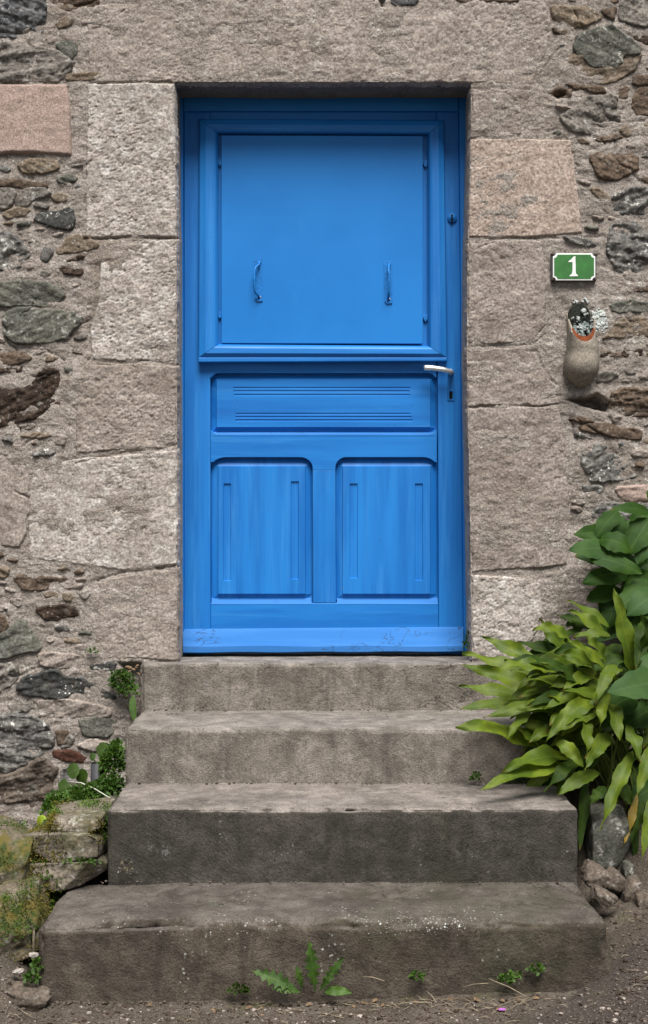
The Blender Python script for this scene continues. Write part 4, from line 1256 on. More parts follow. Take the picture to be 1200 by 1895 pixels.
# ------------------------------------------------------------------ loose stones
def rock(name, c, size, rot, mat, seed, label, cat='stone', group=None, boxy=0.55, amp=0.16, n=26):
    """irregular boulder: cube-sphere squared off and roughened"""
    V, F = [], []
    t = np.linspace(-1, 1, n)
    A, B = np.meshgrid(t, t, indexing='ij')
    base = 0
    for ax_, sgn in ((0, 1), (0, -1), (1, 1), (1, -1), (2, 1), (2, -1)):
        a, b = [d for d in range(3) if d != ax_]
        P = np.zeros(A.shape + (3,))
        P[..., a], P[..., b], P[..., ax_] = A, B, sgn
        f = grid_faces(n, n)
        flip = (sgn > 0) == (ax_ == 1)
        if flip:
            f = f[:, ::-1]
        V.append(P.reshape(-1, 3))
        F.append(f + base)
        base += n * n
    V, F = np.concatenate(V), np.concatenate(F)
    key = np.round(V * 10000).astype(np.int64)
    _, idx, inv = np.unique(key, axis=0, return_index=True, return_inverse=True)
    V, F = V[idx], inv.ravel()[F]
    L2 = np.linalg.norm(V, axis=1, keepdims=True)
    S = V / L2 * (1 - boxy) + V * 0.86 * boxy
    x, y, z = S.T
    S = S * (1 + amp * fbm(x * 1.3 + seed, y * 1.3, z * 1.3, 3, seed) + amp * .5 * fbm(x * 4, y * 4 + seed, z * 4, 4, seed + 5))[:, None]
    # a few flat breaks
    r_ = random.Random(seed)
    for _ in range(5):
        d = np.array([r_.gauss(0, 1), r_.gauss(0, 1), r_.gauss(0, 1)])
        d /= np.linalg.norm(d)
        k = S @ d - r_.uniform(.72, .9)
        S = S - np.clip(k, 0, None)[:, None] * d * .9
    S = S * np.array(size) / 2
    me = raw_mesh(name, S, F)
    me.transform(Matrix.Rotation(rot, 4, 'Y'))
    o = link(name, me, M[mat])
    o.location = c
    tag(o, label, cat, group)
    return o


# ledge beside the steps, bottom left
LG = 'flat stones stacked beside the steps'
rock('ledge_stone', W(146, 1512, -.62), (.20, .34, .060), .02, 'ledge', 41, 'flat brown stone on top of the stack left of the steps', 'stone', LG, 1.0, .05)
rock('ledge_stone', W(128, 1554, -.64), (.25, .36, .125), .01, 'ledge', 42, 'thick lichen-speckled block in the middle of the stack left of the steps', 'stone', LG, 1.0, .07)
rock('ledge_stone', W(140, 1596, -.66), (.24, .34, .085), -.03, 'ledge', 43, 'thin mossy stone at the bottom of the stack left of the steps', 'stone', LG, 1.0, .07)
MG = 'mossy stones at the foot of the wall'
rock('mossy_boulder', W(8, 1596, -.70), (.24, .40, .26), .1, 'mossy', 44, 'rounded stone with golden moss at the left edge, under the grey wall', 'stone', MG, .5, .16)
rock('mossy_boulder', W(16, 1702, -.86), (.23, .36, .21), -.2, 'mossy', 45, 'brown and green mossy stone left of the lowest step', 'stone', MG, .5, .16)
rock('mossy_boulder', W(92, 1655, -.70), (.10, .16, .10), .3, 'mossy', 46, 'small mossy stone wedged behind the corner of the lowest step', 'stone', MG, .5, .16)
rock('dirt_clod', W(52, 1846, -1.12), (.12, .09, .05), .2, 'rubble', 47, 'brown lump of dirt beside the left foot of the lowest step', 'stone', None, .4, .2, 18)
rock('pale_pebble', W(62, 1767, -1.05), (.028, .02, .014), .1, 'granite_pale', 48, 'pale pebble on the dirt left of the lowest step', 'stone', None, .4, .2, 12)
rock('pale_pebble', W(34, 1798, -1.08), (.034, .02, .013), -.3, 'granite_pale', 49, 'long pale pebble on the dirt in the lower left corner', 'stone', None, .4, .2, 12)
# lath standing along the end of the lowest step
m = MB()
a, b = W(66, 1625, -.80), W(62, 1742, -1.02)
for p0, p1 in ((a, b),):
    e = .0028
    v = []
    for p in (p0, p1):
        for dx, dz in ((-e, 0), (e, 0), (e, -.05), (-e, -.05)):
            v.append((p[0] + dx, p[1], p[2] + dz))
    m.add(v, [(0, 1, 2, 3), (7, 6, 5, 4), (0, 4, 5, 1), (1, 5, 6, 2), (2, 6, 7, 3), (3, 7, 4, 0)])
o = m.build('wooden_lath', M['wood'], None, False)
tag(o, 'thin grey lath against the left end of the lowest step', 'lath')
# rubble at the right
RG = 'rubble under the fern'
rock('grey_block', W(1125, 1545, -.50), (.145, .20, .20), .05, 'slate_green', 51, 'smooth grey block under the hanging fern fronds', 'stone', None, .8, .08)
rock('rubble_stone', W(1102, 1622, -.72), (.075, .10, .065), .5, 'rubble', 52, 'tilted brown stone against the right end of the third step', 'stone', RG, .6, .2, 20)
rock('rubble_stone', W(1136, 1630, -.68), (.07, .10, .06), -.4, 'rubble', 53, 'pointed brown stone in the middle of the rubble pile', 'stone', RG, .6, .2, 20)
rock('rubble_stone', W(1167, 1648, -.70), (.055, .09, .085), .1, 'rubble', 54, 'upright block at the right of the rubble pile', 'stone', RG, .85, .1, 20)
rock('rubble_stone', W(1118, 1660, -.80), (.075, .06, .04), .45, 'rubble', 55, 'flat stone slanting at the front of the rubble pile', 'stone', RG, .7, .2, 20)
rock('rubble_stone', W(1162, 1610, -.58), (.03, .06, .05), .1, 'slate_green', 56, 'small grey stone under the grey block', 'stone', RG, .7, .15, 16)
rock('rubble_stone', W(1193, 1670, -.75), (.05, .08, .06), -.1, 'rubble', 57, 'brown stone at the right edge under the fern', 'stone', RG, .7, .15, 16)

# ------------------------------------------------------------------ house number
sign = thing('house_number_sign', 'green enamel house number 1 with a white border on the wall right of the door', 'sign', W(1063, 494, -.012))
m = MB()
prism(m, [(1021, 468), (1105, 469), (1104, 520), (1021, 520)], -.014, .012, .0015)
m.build('backing_board', M['backing'], sign, False)


def notched(x0, y0, x1, y1, r):
    pts = []
    for cx, cy, a in ((x0, y0, 90), (x1, y0, 180), (x1, y1, 270), (x0, y1, 0)):
        for i in range(5):
            an = math.radians(a - 90 * i / 4)
            pts.append((cx + r * math.cos(an), cy + r * math.sin(an)))
    return pts


m = MB()
prism(m, notched(1024, 468.5, 1102.5, 518.5, 5.5), -.020, -.013, .0012)
m.build('border', M['enamel_white'], sign, False)
m = MB()
prism(m, notched(1026.3, 470.6, 1100.2, 515.8, 6.2), -.0212, -.019, .0006)
m.build('plate', M['enamel_green'], sign, False)
m = MB()
prism(m, [(1061.5, 475), (1065.6, 473.5), (1066.3, 500), (1066.5, 505), (1068, 507.5), (1070.5, 509), (1070, 510.8), (1055, 511.2), (1054.8, 509.4), (1057.8, 507.5), (1059.5, 505), (1060.2, 499), (1060.2, 484.6), (1053, 485), (1052.6, 483.3), (1057.6, 479.8)], -.0226, -.0210, .0004)
m.build('numeral', M['enamel_white'], sign, False)
for px, py in ((1023.5, 470.5), (1103, 471), (1024, 517.5), (1102.5, 517.5)):
    m = MB()
    c = W(px, py, -.014)
    tube(m, [c, (c[0], -.0175, c[2]), (c[0], -.0185, c[2])], [.0042, .0040, .0015], 8)
    m.build('screw', M['rusty'], sign)

# ------------------------------------------------------------------ wall pot
pot = thing('wall_pot', 'small grey clay pot built into the wall below the house number', 'pot', W(1075, 718, -.02))


def pot_ring(py, cx, half, depth, n=28):
    """horizontal section at pixel height py: half-width in px, how far it stands out"""
    pts = []
    c = W(cx, py, 0.0)
    hw = half * 4.36 / FPX
    for i in range(n):
        a = 2 * math.pi * i / n
        ca, sa = math.cos(a), math.sin(a)
        e = 0.85
        pts.append((c[0] + hw * math.copysign(abs(ca) ** e, ca), 0.02 - (depth if sa > 0 else .05) * math.copysign(abs(sa) ** e, sa), c[2]))
    return pts


PR = [(545, 1076, 26.5, .090), (560, 1076, 26.5, .090), (575, 1076, 26.5, .090), (600, 1076, 26.5, .090), (625, 1076.5, 26.8, .091), (636, 1078, 28.5, .094), (646, 1078.5, 30.5, .096), (653, 1078.3, 30.6, .093), (660, 1077, 31.8, .097), (672, 1076, 33.4, .105), (686, 1075.5, 33, .105), (698, 1075, 26.5, .090), (707, 1075.5, 17.5, .070), (714, 1076, 11, .050), (718, 1076, 4, .028)]


def slant(p, k):
    """cut the mouth back towards the wall"""
    lim = W(0, 654, 0)[2] + max(0, p[1] + .092) * 1.42
    return (p[0], p[1], min(p[2], lim))


m = MB()
rings = [[slant(p, k) for p in pot_ring(*r)] for k, r in enumerate(PR)]
n = 28
v = [p for r_ in rings for p in r_]
f = [(k * n + i, (k + 1) * n + i, (k + 1) * n + (i + 1) % n, k * n + (i + 1) % n) for k in range(len(rings) - 1) for i in range(n)]
f = [t[::-1] for t in f] + [tuple(range((len(rings) - 1) * n, len(rings) * n))]
m.add(v, f)
m.build('pot_body', M['clay'], pot)
m = MB()
rin = [[slant((W(r[1], 0)[0] + (p[0] - W(r[1], 0)[0]) * .90, p[1] * .80 - .0, p[2]), k) for p in pot_ring(*r)] for k, r in enumerate(PR[:9])]
v = [p for r_ in rin for p in r_]
f = [(k * n + i, k * n + (i + 1) % n, (k + 1) * n + (i + 1) % n, (k + 1) * n + i) for k in range(8) for i in range(n)]
f = [t[::-1] for t in f]
m.add(v, f)
m.build('lining', M['potsoil'], pot)
for nm, mk, cond in (('rim', 'clay', False), ('orange_lip', 'terracotta', True)):
    m = MB()
    v = rings[0] + rin[0]
    f = [(i, (i + 1) % n, n + (i + 1) % n, n + i) for i in range(n) if (math.sin(2 * math.pi * (i + .5) / n) > .62) == cond]
    used = sorted({i for q in f for i in q})
    m.add([v[i] for i in used], [tuple(used.index(i) for i in q) for q in f])
    m.build(nm, M[mk], pot)
# what lies inside: dark soil with crusts of white lichen, and more on the wall beside it


def flake(mb, c, rad, seed, thick=.003, nrm=(0, -1, .3)):
    r_ = random.Random(seed)
    N = Vector(nrm).normalized()
    a = N.cross(Vector((0.3, 0, 1))).normalized()
    b = N.cross(a)
    k = 9
    ring = []
    for i in range(k):
        an = 6.283 * i / k
        rr_ = rad * r_.uniform(.55, 1.1)
        ring.append(Vector(c) + a * math.cos(an) * rr_ + b * math.sin(an) * rr_)
    top = [p * .7 + Vector(c) * .3 + N * thick * r_.uniform(.3, 1) for p in ring]
    ring = [p - N * min(.004, rad * .5) for p in ring]
    v = ring + top + [Vector(c) + N * thick * 1.2]
    f = [(i, (i + 1) % k, k + (i + 1) % k, k + i) for i in range(k)] + [(k + i, k + (i + 1) % k, 2 * k) for i in range(k)]
    mb.add(v, f)


m = MB()
prism(m, fillet(1073, 585, 21, 180, 360, 10, 24) + [(1096, 630), (1052, 630)], -.012, .02, .004)
m.build('soil', M['potsoil'], pot)
m = MB()
fr = random.Random(3)
for i in range(150):
    t = fr.random()
    px, py = fr.gauss(1077, 10), 612 + fr.gauss(0, 12)
    px = min(max(px, 1057), 1094)
    py = min(max(py, 585), 628)
    flake(m, W(px, py, -.014 - .03 * (py - 585) / 45), fr.uniform(.0015, .007), i, .001)
m.build('lichen_crust', M['lichen_grey'], pot, False)
m = MB()
for px, py, rr_ in ((1080, 573, .013), (1086, 580, .008), (1072, 590, .009), (1076, 604, .008), (1075, 625, .006), (1062, 618, .006), (1060, 586, .004), (1088, 612, .005)):
    for q in range(3):
        flake(m, W(px + fr.gauss(0, 2.5), py + fr.gauss(0, 2.5), -.020 - .03 * max(0, (py - 585)) / 45), rr_ * fr.uniform(.6, 1), 90 + q + int(px), .002)
m.build('lichen_flake', M['lichen_flake'], pot, False)
m = MB()
for i in range(420):
    a = fr.random()
    px, py = fr.gauss(1107, 8), fr.gauss(590, 9)
    if px < 1097:
        continue
    flake(m, W(px, py, -.004), .0012 + .0052 * fr.random() ** 2, 300 + i, .0008)
for px, py, rr_ in ((1116, 581, .010), (1110, 600, .010), (1103, 585, .009), (1122, 606, .006), (1104, 604, .009), (1098, 576, .006), (1070, 556, .006), (1082, 552, .006), (1064, 561, .005), (1092, 560, .005)):
    for q in range(3):
        flake(m, W(px + fr.gauss(0, 3), py + fr.gauss(0, 2), -.006), rr_, 700 + q + int(px), .001)
o = m.build('wall_lichen', M['lichen_flake'], wall, False)
o['kind'] = 'stuff'


# ------------------------------------------------------------------ leaves
def leaf_geo(base, ctrl, tip, width, up, prof='strap', n=18, cross=4, fold=.25, wave=0.0, wfreq=9, twist=0.0, seed=0, curl=0.0):
    """leaf blade along a quadratic curve; returns verts, faces, uv"""
    r_ = random.Random(seed)
    base, ctrl, tip, up = Vector(base), Vector(ctrl), Vector(tip), Vector(up)
    ph = r_.uniform(0, 6.28)
    v, f, uv = [], [], []
    for i in range(n + 1):
        t = i / n
        p = base * (1 - t) ** 2 + ctrl * 2 * t * (1 - t) + tip * t * t
        tg = ((ctrl - base) * (1 - t) + (tip - ctrl) * t).normalized()
        side = tg.cross(up)
        if side.length < 1e-4:
            side = tg.cross(Vector((1, 0, 0)))
        side.normalize()
        nr = side.cross(tg).normalized()
        if twist:
            q = Matrix.Rotation(twist * (t - .3), 3, tg)
            side, nr = q @ side, q @ nr
        if prof == 'strap':
            w = (t / .08) ** .6 * .45 if t < .08 else (.45 + .55 * math.sin((t - .08) / .34 * math.pi / 2) if t < .42 else (1 - ((t - .42) / .58) ** 1.75))
        elif prof == 'ovate':
            w = math.sin(math.pi * t ** .8) ** .75
        elif prof == 'round':
            w = math.sqrt(max(0, 1 - (2 * t - 1) ** 2))
        else:
            w = math.sin(math.pi * t) ** 1.2 * (1 + .5 * math.sin(t * 46 + ph))
        w = max(w, .02) * width / 2
        for k in range(cross + 1):
            s = -1 + 2 * k / cross
            off = abs(s) * fold * w - curl * w * s * s
            wv = wave * width * s * abs(s) * math.sin(t * wfreq * 2 + ph + (1.3 if s > 0 else 0)) * min(1, t * 3)
            edge = 1 + (.07 * math.sin(t * wfreq * 5.1 + ph + s) if abs(s) == 1 and wave else 0)
            v.append(p + side * (s * w * edge) + nr * (off + wv))
            uv.append((k / cross, t))
    c = cross + 1
    for i in range(n):
        for k in range(cross):
            f.append((i * c + k, i * c + k + 1, (i + 1) * c + k + 1, (i + 1) * c + k))
    return v, f, uv


def leaf_part(name, parent, mat, *a, **kw):
    m = MB()
    m.add(*leaf_geo(*a, **kw))
    return m.build(name, mat, parent)


FC = W(1120, 1300, -.46)
fern = thing('fern', 'large clump of glossy strap-leaved fern spilling over the right side of the steps', 'fern', (FC[0], FC[1], gz(FC[0], FC[1])))


def frond(b, t, width, arch, mat='frond', yb=-.42, yt=-.55, fold=.22, wave=.16, twist=0.0, seed=0, up=(0, -.75, .65), side=0.0):
    B, T = Vector(W(b[0], b[1], yb)), Vector(W(t[0], t[1], yt))
    mid = (B + T) / 2 + Vector((side, -.02, arch))
    return leaf_part('frond', fern, M[mat], B, mid, T, width * .85, up, 'strap', 26, 4, fold, wave, 5 + seed % 6, twist, seed, random.Random(seed).uniform(0, .25))


FR = [
    # base, tip, width, arch, mat, yb, yt
    ((1000, 1232), (893, 1180), .060, .012, 'frond', -.36, -.30),
    ((1010, 1262), (856, 1209), .062, .020, 'frond', -.38, -.36),
    ((1015, 1282), (854, 1230), .060, .010, 'frond', -.40, -.40),
    ((1020, 1300), (849, 1270), .058, .015, 'frond', -.44, -.46),
    ((1000, 1302), (846, 1313), .050, .022, 'frond', -.46, -.52),
    ((1010, 1382), (844, 1344), .074, .036, 'frond', -.50, -.60),
    ((1060, 1405), (928, 1432), .070, .050, 'frond', -.52, -.68),
    ((1070, 1420), (889, 1462), .064, .045, 'frond', -.54, -.72),
    ((1066, 1236), (998, 1145), .062, .010, 'frond', -.34, -.36),
    ((1178, 1268), (1137, 1088), .074, .000, 'frond', -.40, -.40),
    ((1130, 1178), (1032, 1138), .050, .016, 'frond_dark', -.28, -.28),
    ((1128, 1160), (1050, 1112), .046, .012, 'frond', -.26, -.26),
    ((1120, 1172), (1054, 1130), .050, .012, 'frond', -.30, -.32),
    ((1130, 1176), (1060, 1180), .040, .020, 'frond', -.32, -.34),
    ((1080, 1270), (978, 1270), .050, .030, 'frond', -.50, -.56),
    ((1075, 1225), (952, 1190), .055, .020, 'frond_dark', -.34, -.32),
    ((1085, 1230), (945, 1242), .060, .040, 'frond', -.44, -.46),
    ((1100, 1320), (1012, 1290), .058, .030, 'frond', -.54, -.58),
    ((1085, 1310), (895, 1328), .062, .040, 'frond', -.50, -.60),
    ((1090, 1330), (960, 1335), .066, .035, 'frond_dark', -.50, -.54),
    ((1105, 1300), (1010, 1374), .062, .060, 'frond', -.54, -.66),
    ((1115, 1320), (1030, 1358), .058, .050, 'frond', -.54, -.66),
    ((1130, 1360), (1082, 1425), .056, .040, 'frond', -.56, -.68),
    ((1030, 1375), (1080, 1420), .050, .030, 'frond', -.62, -.66),
    ((1085, 1335), (1086, 1404), .048, .045, 'frond', -.58, -.66),
    ((1085, 1400), (1008, 1468), .050, .040, 'frond_dark', -.56, -.66),
    ((1110, 1430), (1030, 1474), .052, .030, 'frond', -.58, -.66),
    ((1172, 1390), (1112, 1538), .052, .030, 'frond', -.58, -.72),
    ((1120, 1455), (1092, 1488), .045, .010, 'frond_dark', -.58, -.62),
    ((1140, 1440), (1170, 1490), .048, .010, 'frond_dark', -.56, -.60),
    ((1085, 1440), (1072, 1575), .040, .010, 'frond_dark', -.52, -.60),
    ((1205, 1470), (1188, 1594), .036, .010, 'frond', -.56, -.64),
    ((1180, 1470), (1154, 1566), .030, .008, 'frond_yellow', -.50, -.58),
    ((1190, 1480), (1168, 1560), .036, .008, 'frond_dark', -.50, -.56),
    ((1180, 1450), (1172, 1620), .030, .005, 'frond_dark', -.46, -.52),
    ((1130, 1300), (1147, 1372), .058, .035, 'frond', -.58, -.66),
    ((1160, 1340), (1186, 1412), .052, .030, 'frond', -.56, -.66),
    ((1210, 1380), (1180, 1472), .055, .030, 'frond', -.56, -.66),
    ((1120, 1280), (1112, 1345), .050, .030, 'frond', -.58, -.66),
    ((1140, 1230), (1102, 1305), .046, .045, 'frond', -.56, -.66),
    ((1150, 1240), (1122, 1258), .040, .030, 'frond', -.52, -.60),
    ((1190, 1290), (1178, 1198), .055, .0, 'frond', -.48, -.46),
]
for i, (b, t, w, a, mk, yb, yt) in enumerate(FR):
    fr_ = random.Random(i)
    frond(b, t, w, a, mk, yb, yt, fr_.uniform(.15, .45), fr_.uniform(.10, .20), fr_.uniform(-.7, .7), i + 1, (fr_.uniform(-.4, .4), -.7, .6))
fr_ = random.Random(77)
for i in range(120):  # inner fronds, mostly the dark copy, painting shade inside the clump
    ang = fr_.uniform(-2.9, .3)               # direction on screen, most to the left and down
    b = (1110 + fr_.gauss(0, 38), 1300 + fr_.gauss(0, 55))
    L = fr_.uniform(70, 150)
    t = (b[0] + math.cos(math.pi + ang * .75 + .6) * L, b[1] + math.sin(ang * .6 + 1.4) * L * .75)
    if t[0] < 940:
        t = (940 + fr_.uniform(0, 70), t[1])
    yb = -.24 - fr_.random() * .16
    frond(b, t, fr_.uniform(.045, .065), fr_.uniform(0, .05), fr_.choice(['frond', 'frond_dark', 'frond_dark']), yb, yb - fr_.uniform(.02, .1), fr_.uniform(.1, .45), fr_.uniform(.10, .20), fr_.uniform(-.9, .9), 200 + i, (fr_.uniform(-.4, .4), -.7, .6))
for i in range(44):                            # younger bright fronds between the long ones
    b = (1085 + fr_.gauss(0, 36), 1290 + fr_.gauss(0, 50))
    a = fr_.choice((fr_.uniform(2.7, 3.5), fr_.uniform(1.7, 2.9), fr_.uniform(3.3, 4.2)))
    L = fr_.uniform(60, 125)
    t = (b[0] + math.cos(a) * L, b[1] + math.sin(a) * L * .85)
    frond(b, t, fr_.uniform(.042, .060), fr_.uniform(.01, .05), fr_.choice(['frond', 'frond', 'frond_dark']), -.44 - .08 * fr_.random(), -.50 - .12 * fr_.random(), fr_.uniform(.15, .5), fr_.uniform(.10, .2), fr_.uniform(-.9, .9), 400 + i, (fr_.uniform(-.5, .5), -.7, .6))
for i in range(26):                            # fronds that run on out of the frame
    b = (1210 + fr_.uniform(-30, 60), 1330 + fr_.gauss(0, 70))
    a = fr_.uniform(0, 6.28)
    t = (b[0] + 140 * math.cos(a) * (1 if math.cos(a) > 0 else .3), b[1] + 120 * math.sin(a))
    frond(b, t, fr_.uniform(.05, .065), fr_.uniform(.02, .06), fr_.choice(['frond', 'frond_dark']), -.36, -.50, .2, .16, fr_.uniform(-.6, .6), 300 + i)
# stalks down to the root
m = MB()
for i in range(26):
    b = W(1110 + fr_.gauss(0, 45), 1330 + fr_.gauss(0, 50), -.42)
    rt = (FC[0] + fr_.gauss(.06, .05), FC[1] + fr_.gauss(.02, .04), gz(FC[0], FC[1]) - .01)
    mid = ((b[0] + rt[0]) / 2, (b[1] + rt[1]) / 2 - .02, (b[2] + rt[2]) / 2 + .03)
    tube(m, [rt, mid, b], [.0035, .003, .0024], 6)
m.build('stalk', M['frond_dark'], fern)

# broad-leaved plant above the fern
SC = W(1190, 1400, -.14)
shrub = thing('broad_leaved_plant', 'dark green broad-leaved plant against the wall above the fern', 'plant', (SC[0], SC[1], gz(SC[0], SC[1])))


def broad(b, t, width, mat='broad', yb=-.14, yt=-.2, bow=.015, up=(0, -.85, .5), seed=0, curl=.18, prof='ovate'):
    B, T = Vector(W(b[0], b[1], yb)), Vector(W(t[0], t[1], yt))
    mid = (B + T) / 2 + Vector((0, -bow * 1.7, bow * 1.5))
    q_ = random.Random(seed)
    return leaf_part('leaf', shrub, M[mat], B, mid, T, width * 1.08, up, prof, 18, 6, q_.uniform(.02, .22), q_.uniform(.02, .07), 3 + seed % 4, q_.uniform(-.5, .5), seed, curl * q_.uniform(.6, 1.6))


BR = [
    ((1205, 950), (1130, 944), .040, 'broad', -.14, -.20),
    ((1145, 945), (1100, 1000), .062, 'broad', -.10, -.14),
    ((1150, 1000), (1062, 990), .062, 'broad', -.08, -.14),
    ((1140, 1018), (1053, 1018), .068, 'broad_grey', -.16, -.24),
    ((1120, 1040), (1064, 1030), .050, 'broad_grey', -.12, -.15),
    ((1090, 1030), (1190, 1062), .062, 'broad', -.20, -.22),
    ((1110, 1000), (1170, 1025), .070, 'broad', -.18, -.20),
    ((1205, 960), (1160, 1030), .085, 'broad', -.15, -.19),
    ((1165, 1060), (1078, 1080), .070, 'broad', -.12, -.20),
    ((1150, 1090), (1085, 1112), .062, 'broad', -.10, -.15),
    ((1205, 990), (1180, 1045), .07, 'broad_grey', -.15, -.19),
    ((1215, 1080), (1140, 1130), .085, 'broad', -.18, -.24),
    ((1230, 1100), (1160, 1140), .09, 'broad_grey', -.22, -.28),
    ((1215, 1130), (1168, 1210), .085, 'broad', -.22, -.28),
    ((1215, 1060), (1150, 1100), .07, 'broad', -.12, -.16),
    ((1250, 1260), (1125, 1282), .092, 'broad_grey', -.56, -.66),
    ((1180, 1290), (1108, 1330), .080, 'broad', -.52, -.60),
    ((1160, 1290), (1116, 1350), .070, 'broad', -.50, -.58),
    ((1230, 1200), (1190, 1270), .085, 'broad_grey', -.44, -.52),
    ((1240, 1170), (1190, 1230), .085, 'broad', -.34, -.42),
    ((1215, 1310), (1150, 1350), .075, 'broad', -.48, -.54),
    ((1140, 1120), (1120, 1170), .06, 'broad', -.10, -.14),
    ((1170, 1110), (1110, 1150), .07, 'broad_grey', -.08, -.12),
    ((1230, 1450), (1160, 1490), .07, 'broad', -.44, -.50),
]
for i, (b, t, w, mk, yb, yt) in enumerate(BR):
    fr_ = random.Random(i + 40)
    broad(b, t, w, mk, yb, yt, fr_.uniform(.008, .025), (fr_.uniform(-.35, .35), -.85, .5), i, fr_.uniform(.1, .28))
fr_ = random.Random(9)
for i in range(60):
    b = (fr_.uniform(1130, 1330), fr_.uniform(940, 1400))
    a = fr_.uniform(1.6, 4.4)
    L = fr_.uniform(60, 100)
    t = (b[0] + math.cos(a) * L, b[1] + math.sin(a) * L * .8)
    if t[0] < 1085 + max(0, 1000 - t[1]) * .8 or t[1] < 950 and t[0] < 1190:
        continue
    broad(b, t, fr_.uniform(.055, .085), fr_.choice(['broad', 'broad', 'broad', 'broad_grey']), -.05 - .05 * fr_.random(), -.10, .012, (fr_.uniform(-.5, .5), -.8, .5), 100 + i, .15)
m = MB()
for i in range(16):
    tp = W(fr_.uniform(1140, 1290), fr_.uniform(980, 1200), -.07)
    rt = (SC[0] + fr_.gauss(.05, .05), -.10, gz(SC[0], -.1) - .01)
    tube(m, [rt, ((tp[0] + rt[0]) / 2 + .01, -.06, (tp[2] + rt[2]) / 2), tp], [.006, .005, .003], 6)
m.build('stem', M['broad'], shrub)


# ------------------------------------------------------------------ small plants
def herb(name, label, spots, mat, n, size, seed, spread, cat='plant', group=None, dirn=(0, -.6, .6), elong=1.0):
    """cushion of small leaves around one or more spots: (px, py, y, rx, rz) with radii in metres"""
    r_ = random.Random(seed)
    m = MB()
    for (px, py, y, rx_, rz_) in spots:
        c = Vector(W(px, py, y))
        k = int(n * rx_ * rz_ / (spots[0][3] * spots[0][4]))
        for i in range(k):
            a, b_ = r_.uniform(0, 6.283), math.acos(r_.uniform(-.3, 1))
            rad = r_.random() ** .4
            d = Vector((math.sin(b_) * math.cos(a), -abs(math.sin(b_) * math.sin(a)), math.cos(b_)))
            p = c + Vector((d.x * rx_, d.y * spread, d.z * rz_)) * rad
            out = (d + Vector((r_.gauss(0, .45), r_.gauss(0, .45) - .2, r_.gauss(0, .45)))).normalized()
            L = size * r_.uniform(.6, 1.25) * elong
            tip = p + out * L
            mid = p + out * L * .5 + Vector((0, 0, L * .12))
            m.add(*leaf_geo(p, mid, tip, size * r_.uniform(.55, .85), Vector(dirn) + Vector((r_.gauss(0, .4), r_.gauss(0, .4), r_.gauss(0, .4))), 'ovate', 4, 2, .2, 0, 4, 0, i))
    o = m.build(name, M[mat])
    tag(o, label, cat, group)
    return o


herb('leafy_herb', 'tuft of tiny green leaves in the crevice beside the top step', [(228, 1266, -.02, .045, .040), (222, 1250, -.02, .03, .02), (238, 1280, -.03, .03, .02)], 'herb', 260, .013, 61, .035)
herb('leafy_herb', 'tiny light green sprig on the wall left of the door jamb', [(171, 1206, -.012, .020, .014)], 'lime' if False else 'herb', 40, .009, 62, .012)
herb('moss_fern', 'bushy bright green mossy herb against the left end of the second step', [(208, 1412, -.22, .038, .070), (218, 1385, -.2, .02, .03), (206, 1450, -.28, .04, .035), (190, 1462, -.3, .055, .036), (150, 1474, -.32, .055, .034), (110, 1482, -.30, .04, .03), (92, 1500, -.36, .02, .03)], 'herb', 760, .0125, 63, .075)
herb('crevice_weed', 'small yellowish weed at the foot of the right door jamb', [(862, 1196, .05, .012, .016), (868, 1180, .08, .010, .02)], 'herb', 40, .009, 64, .012)
herb('creeping_herb', 'small three-leaved sprig on the third step near the fern', [(883, 1440, -.42, .016, .016)], 'herb', 26, .014, 65, .014)
herb('step_weed', 'pale dry weed on the left end of the lowest step', [(236, 1608, -.765, .020, .026)], 'ledge', 46, .009, 66, .018)
herb('ground_weed', 'small green weed left of the foot of the lowest step', [(60, 1812, -1.10, .015, .016), (70, 1790, -1.08, .01, .02)], 'herb', 44, .014, 67, .014)
herb('ledge_weed', 'patch of green weed between the stacked stones and the lowest step', [(75, 1600, -.78, .03, .018), (150, 1594, -.80, .05, .008), (84, 1622, -.80, .018, .014)], 'herb', 60, .010, 68, .02)
herb('ground_weed', 'left one of the small feathery weeds at the foot of the lowest step', [(772, 1808, -1.10, .016, .014)], 'herb', 34, .013, 69, .014)
herb('ground_weed', 'middle one of the small feathery weeds at the foot of the lowest step', [(936, 1812, -1.11, .02, .014), (955, 1806, -1.10, .014, .010)], 'herb', 46, .013, 70, .014)
herb('ground_weed', 'right one of the small feathery weeds at the foot of the lowest step', [(992, 1794, -1.09, .02, .018)], 'herb', 40, .013, 71, .014)
herb('dark_herb', 'low dark weed left of the upright weed by the lowest step', [(440, 1830, -1.10, .022, .012)], 'frond_dark', 40, .012, 72, .014)
m = MB()
fr_ = random.Random(12)
for i in range(420):
    px, py = fr_.uniform(930, 1022), fr_.gauss(1444, 8)
    p = Vector(W(px, min(py, 1456), -.40 - fr_.random() * .02))
    d = Vector((fr_.gauss(0, 1), -1, fr_.gauss(.5, .6))).normalized() * .010
    m.add(*leaf_geo(p, p + d * .5, p + d, .005, (0, -.5, .8), 'ovate', 2, 2, .2, 0, 4, 0, i))
o = m.build('moss_mat', M['moss'])
o['kind'] = 'stuff'
o['label'] = 'mat of dark green moss under the fern on the third step'

# trailing leaf at the end of the top step
m = MB()
m.add(*leaf_geo(W(247, 1285, -.06), W(243, 1312, -.075), W(252, 1342, -.08), .024, (0, -1, .2), 'ovate', 12, 4, .15, .05, 5, 0, 3))
o = m.build('hanging_leaf', M['herb'])
tag(o, 'single green leaf hanging at the left end of the top step', 'leaf')
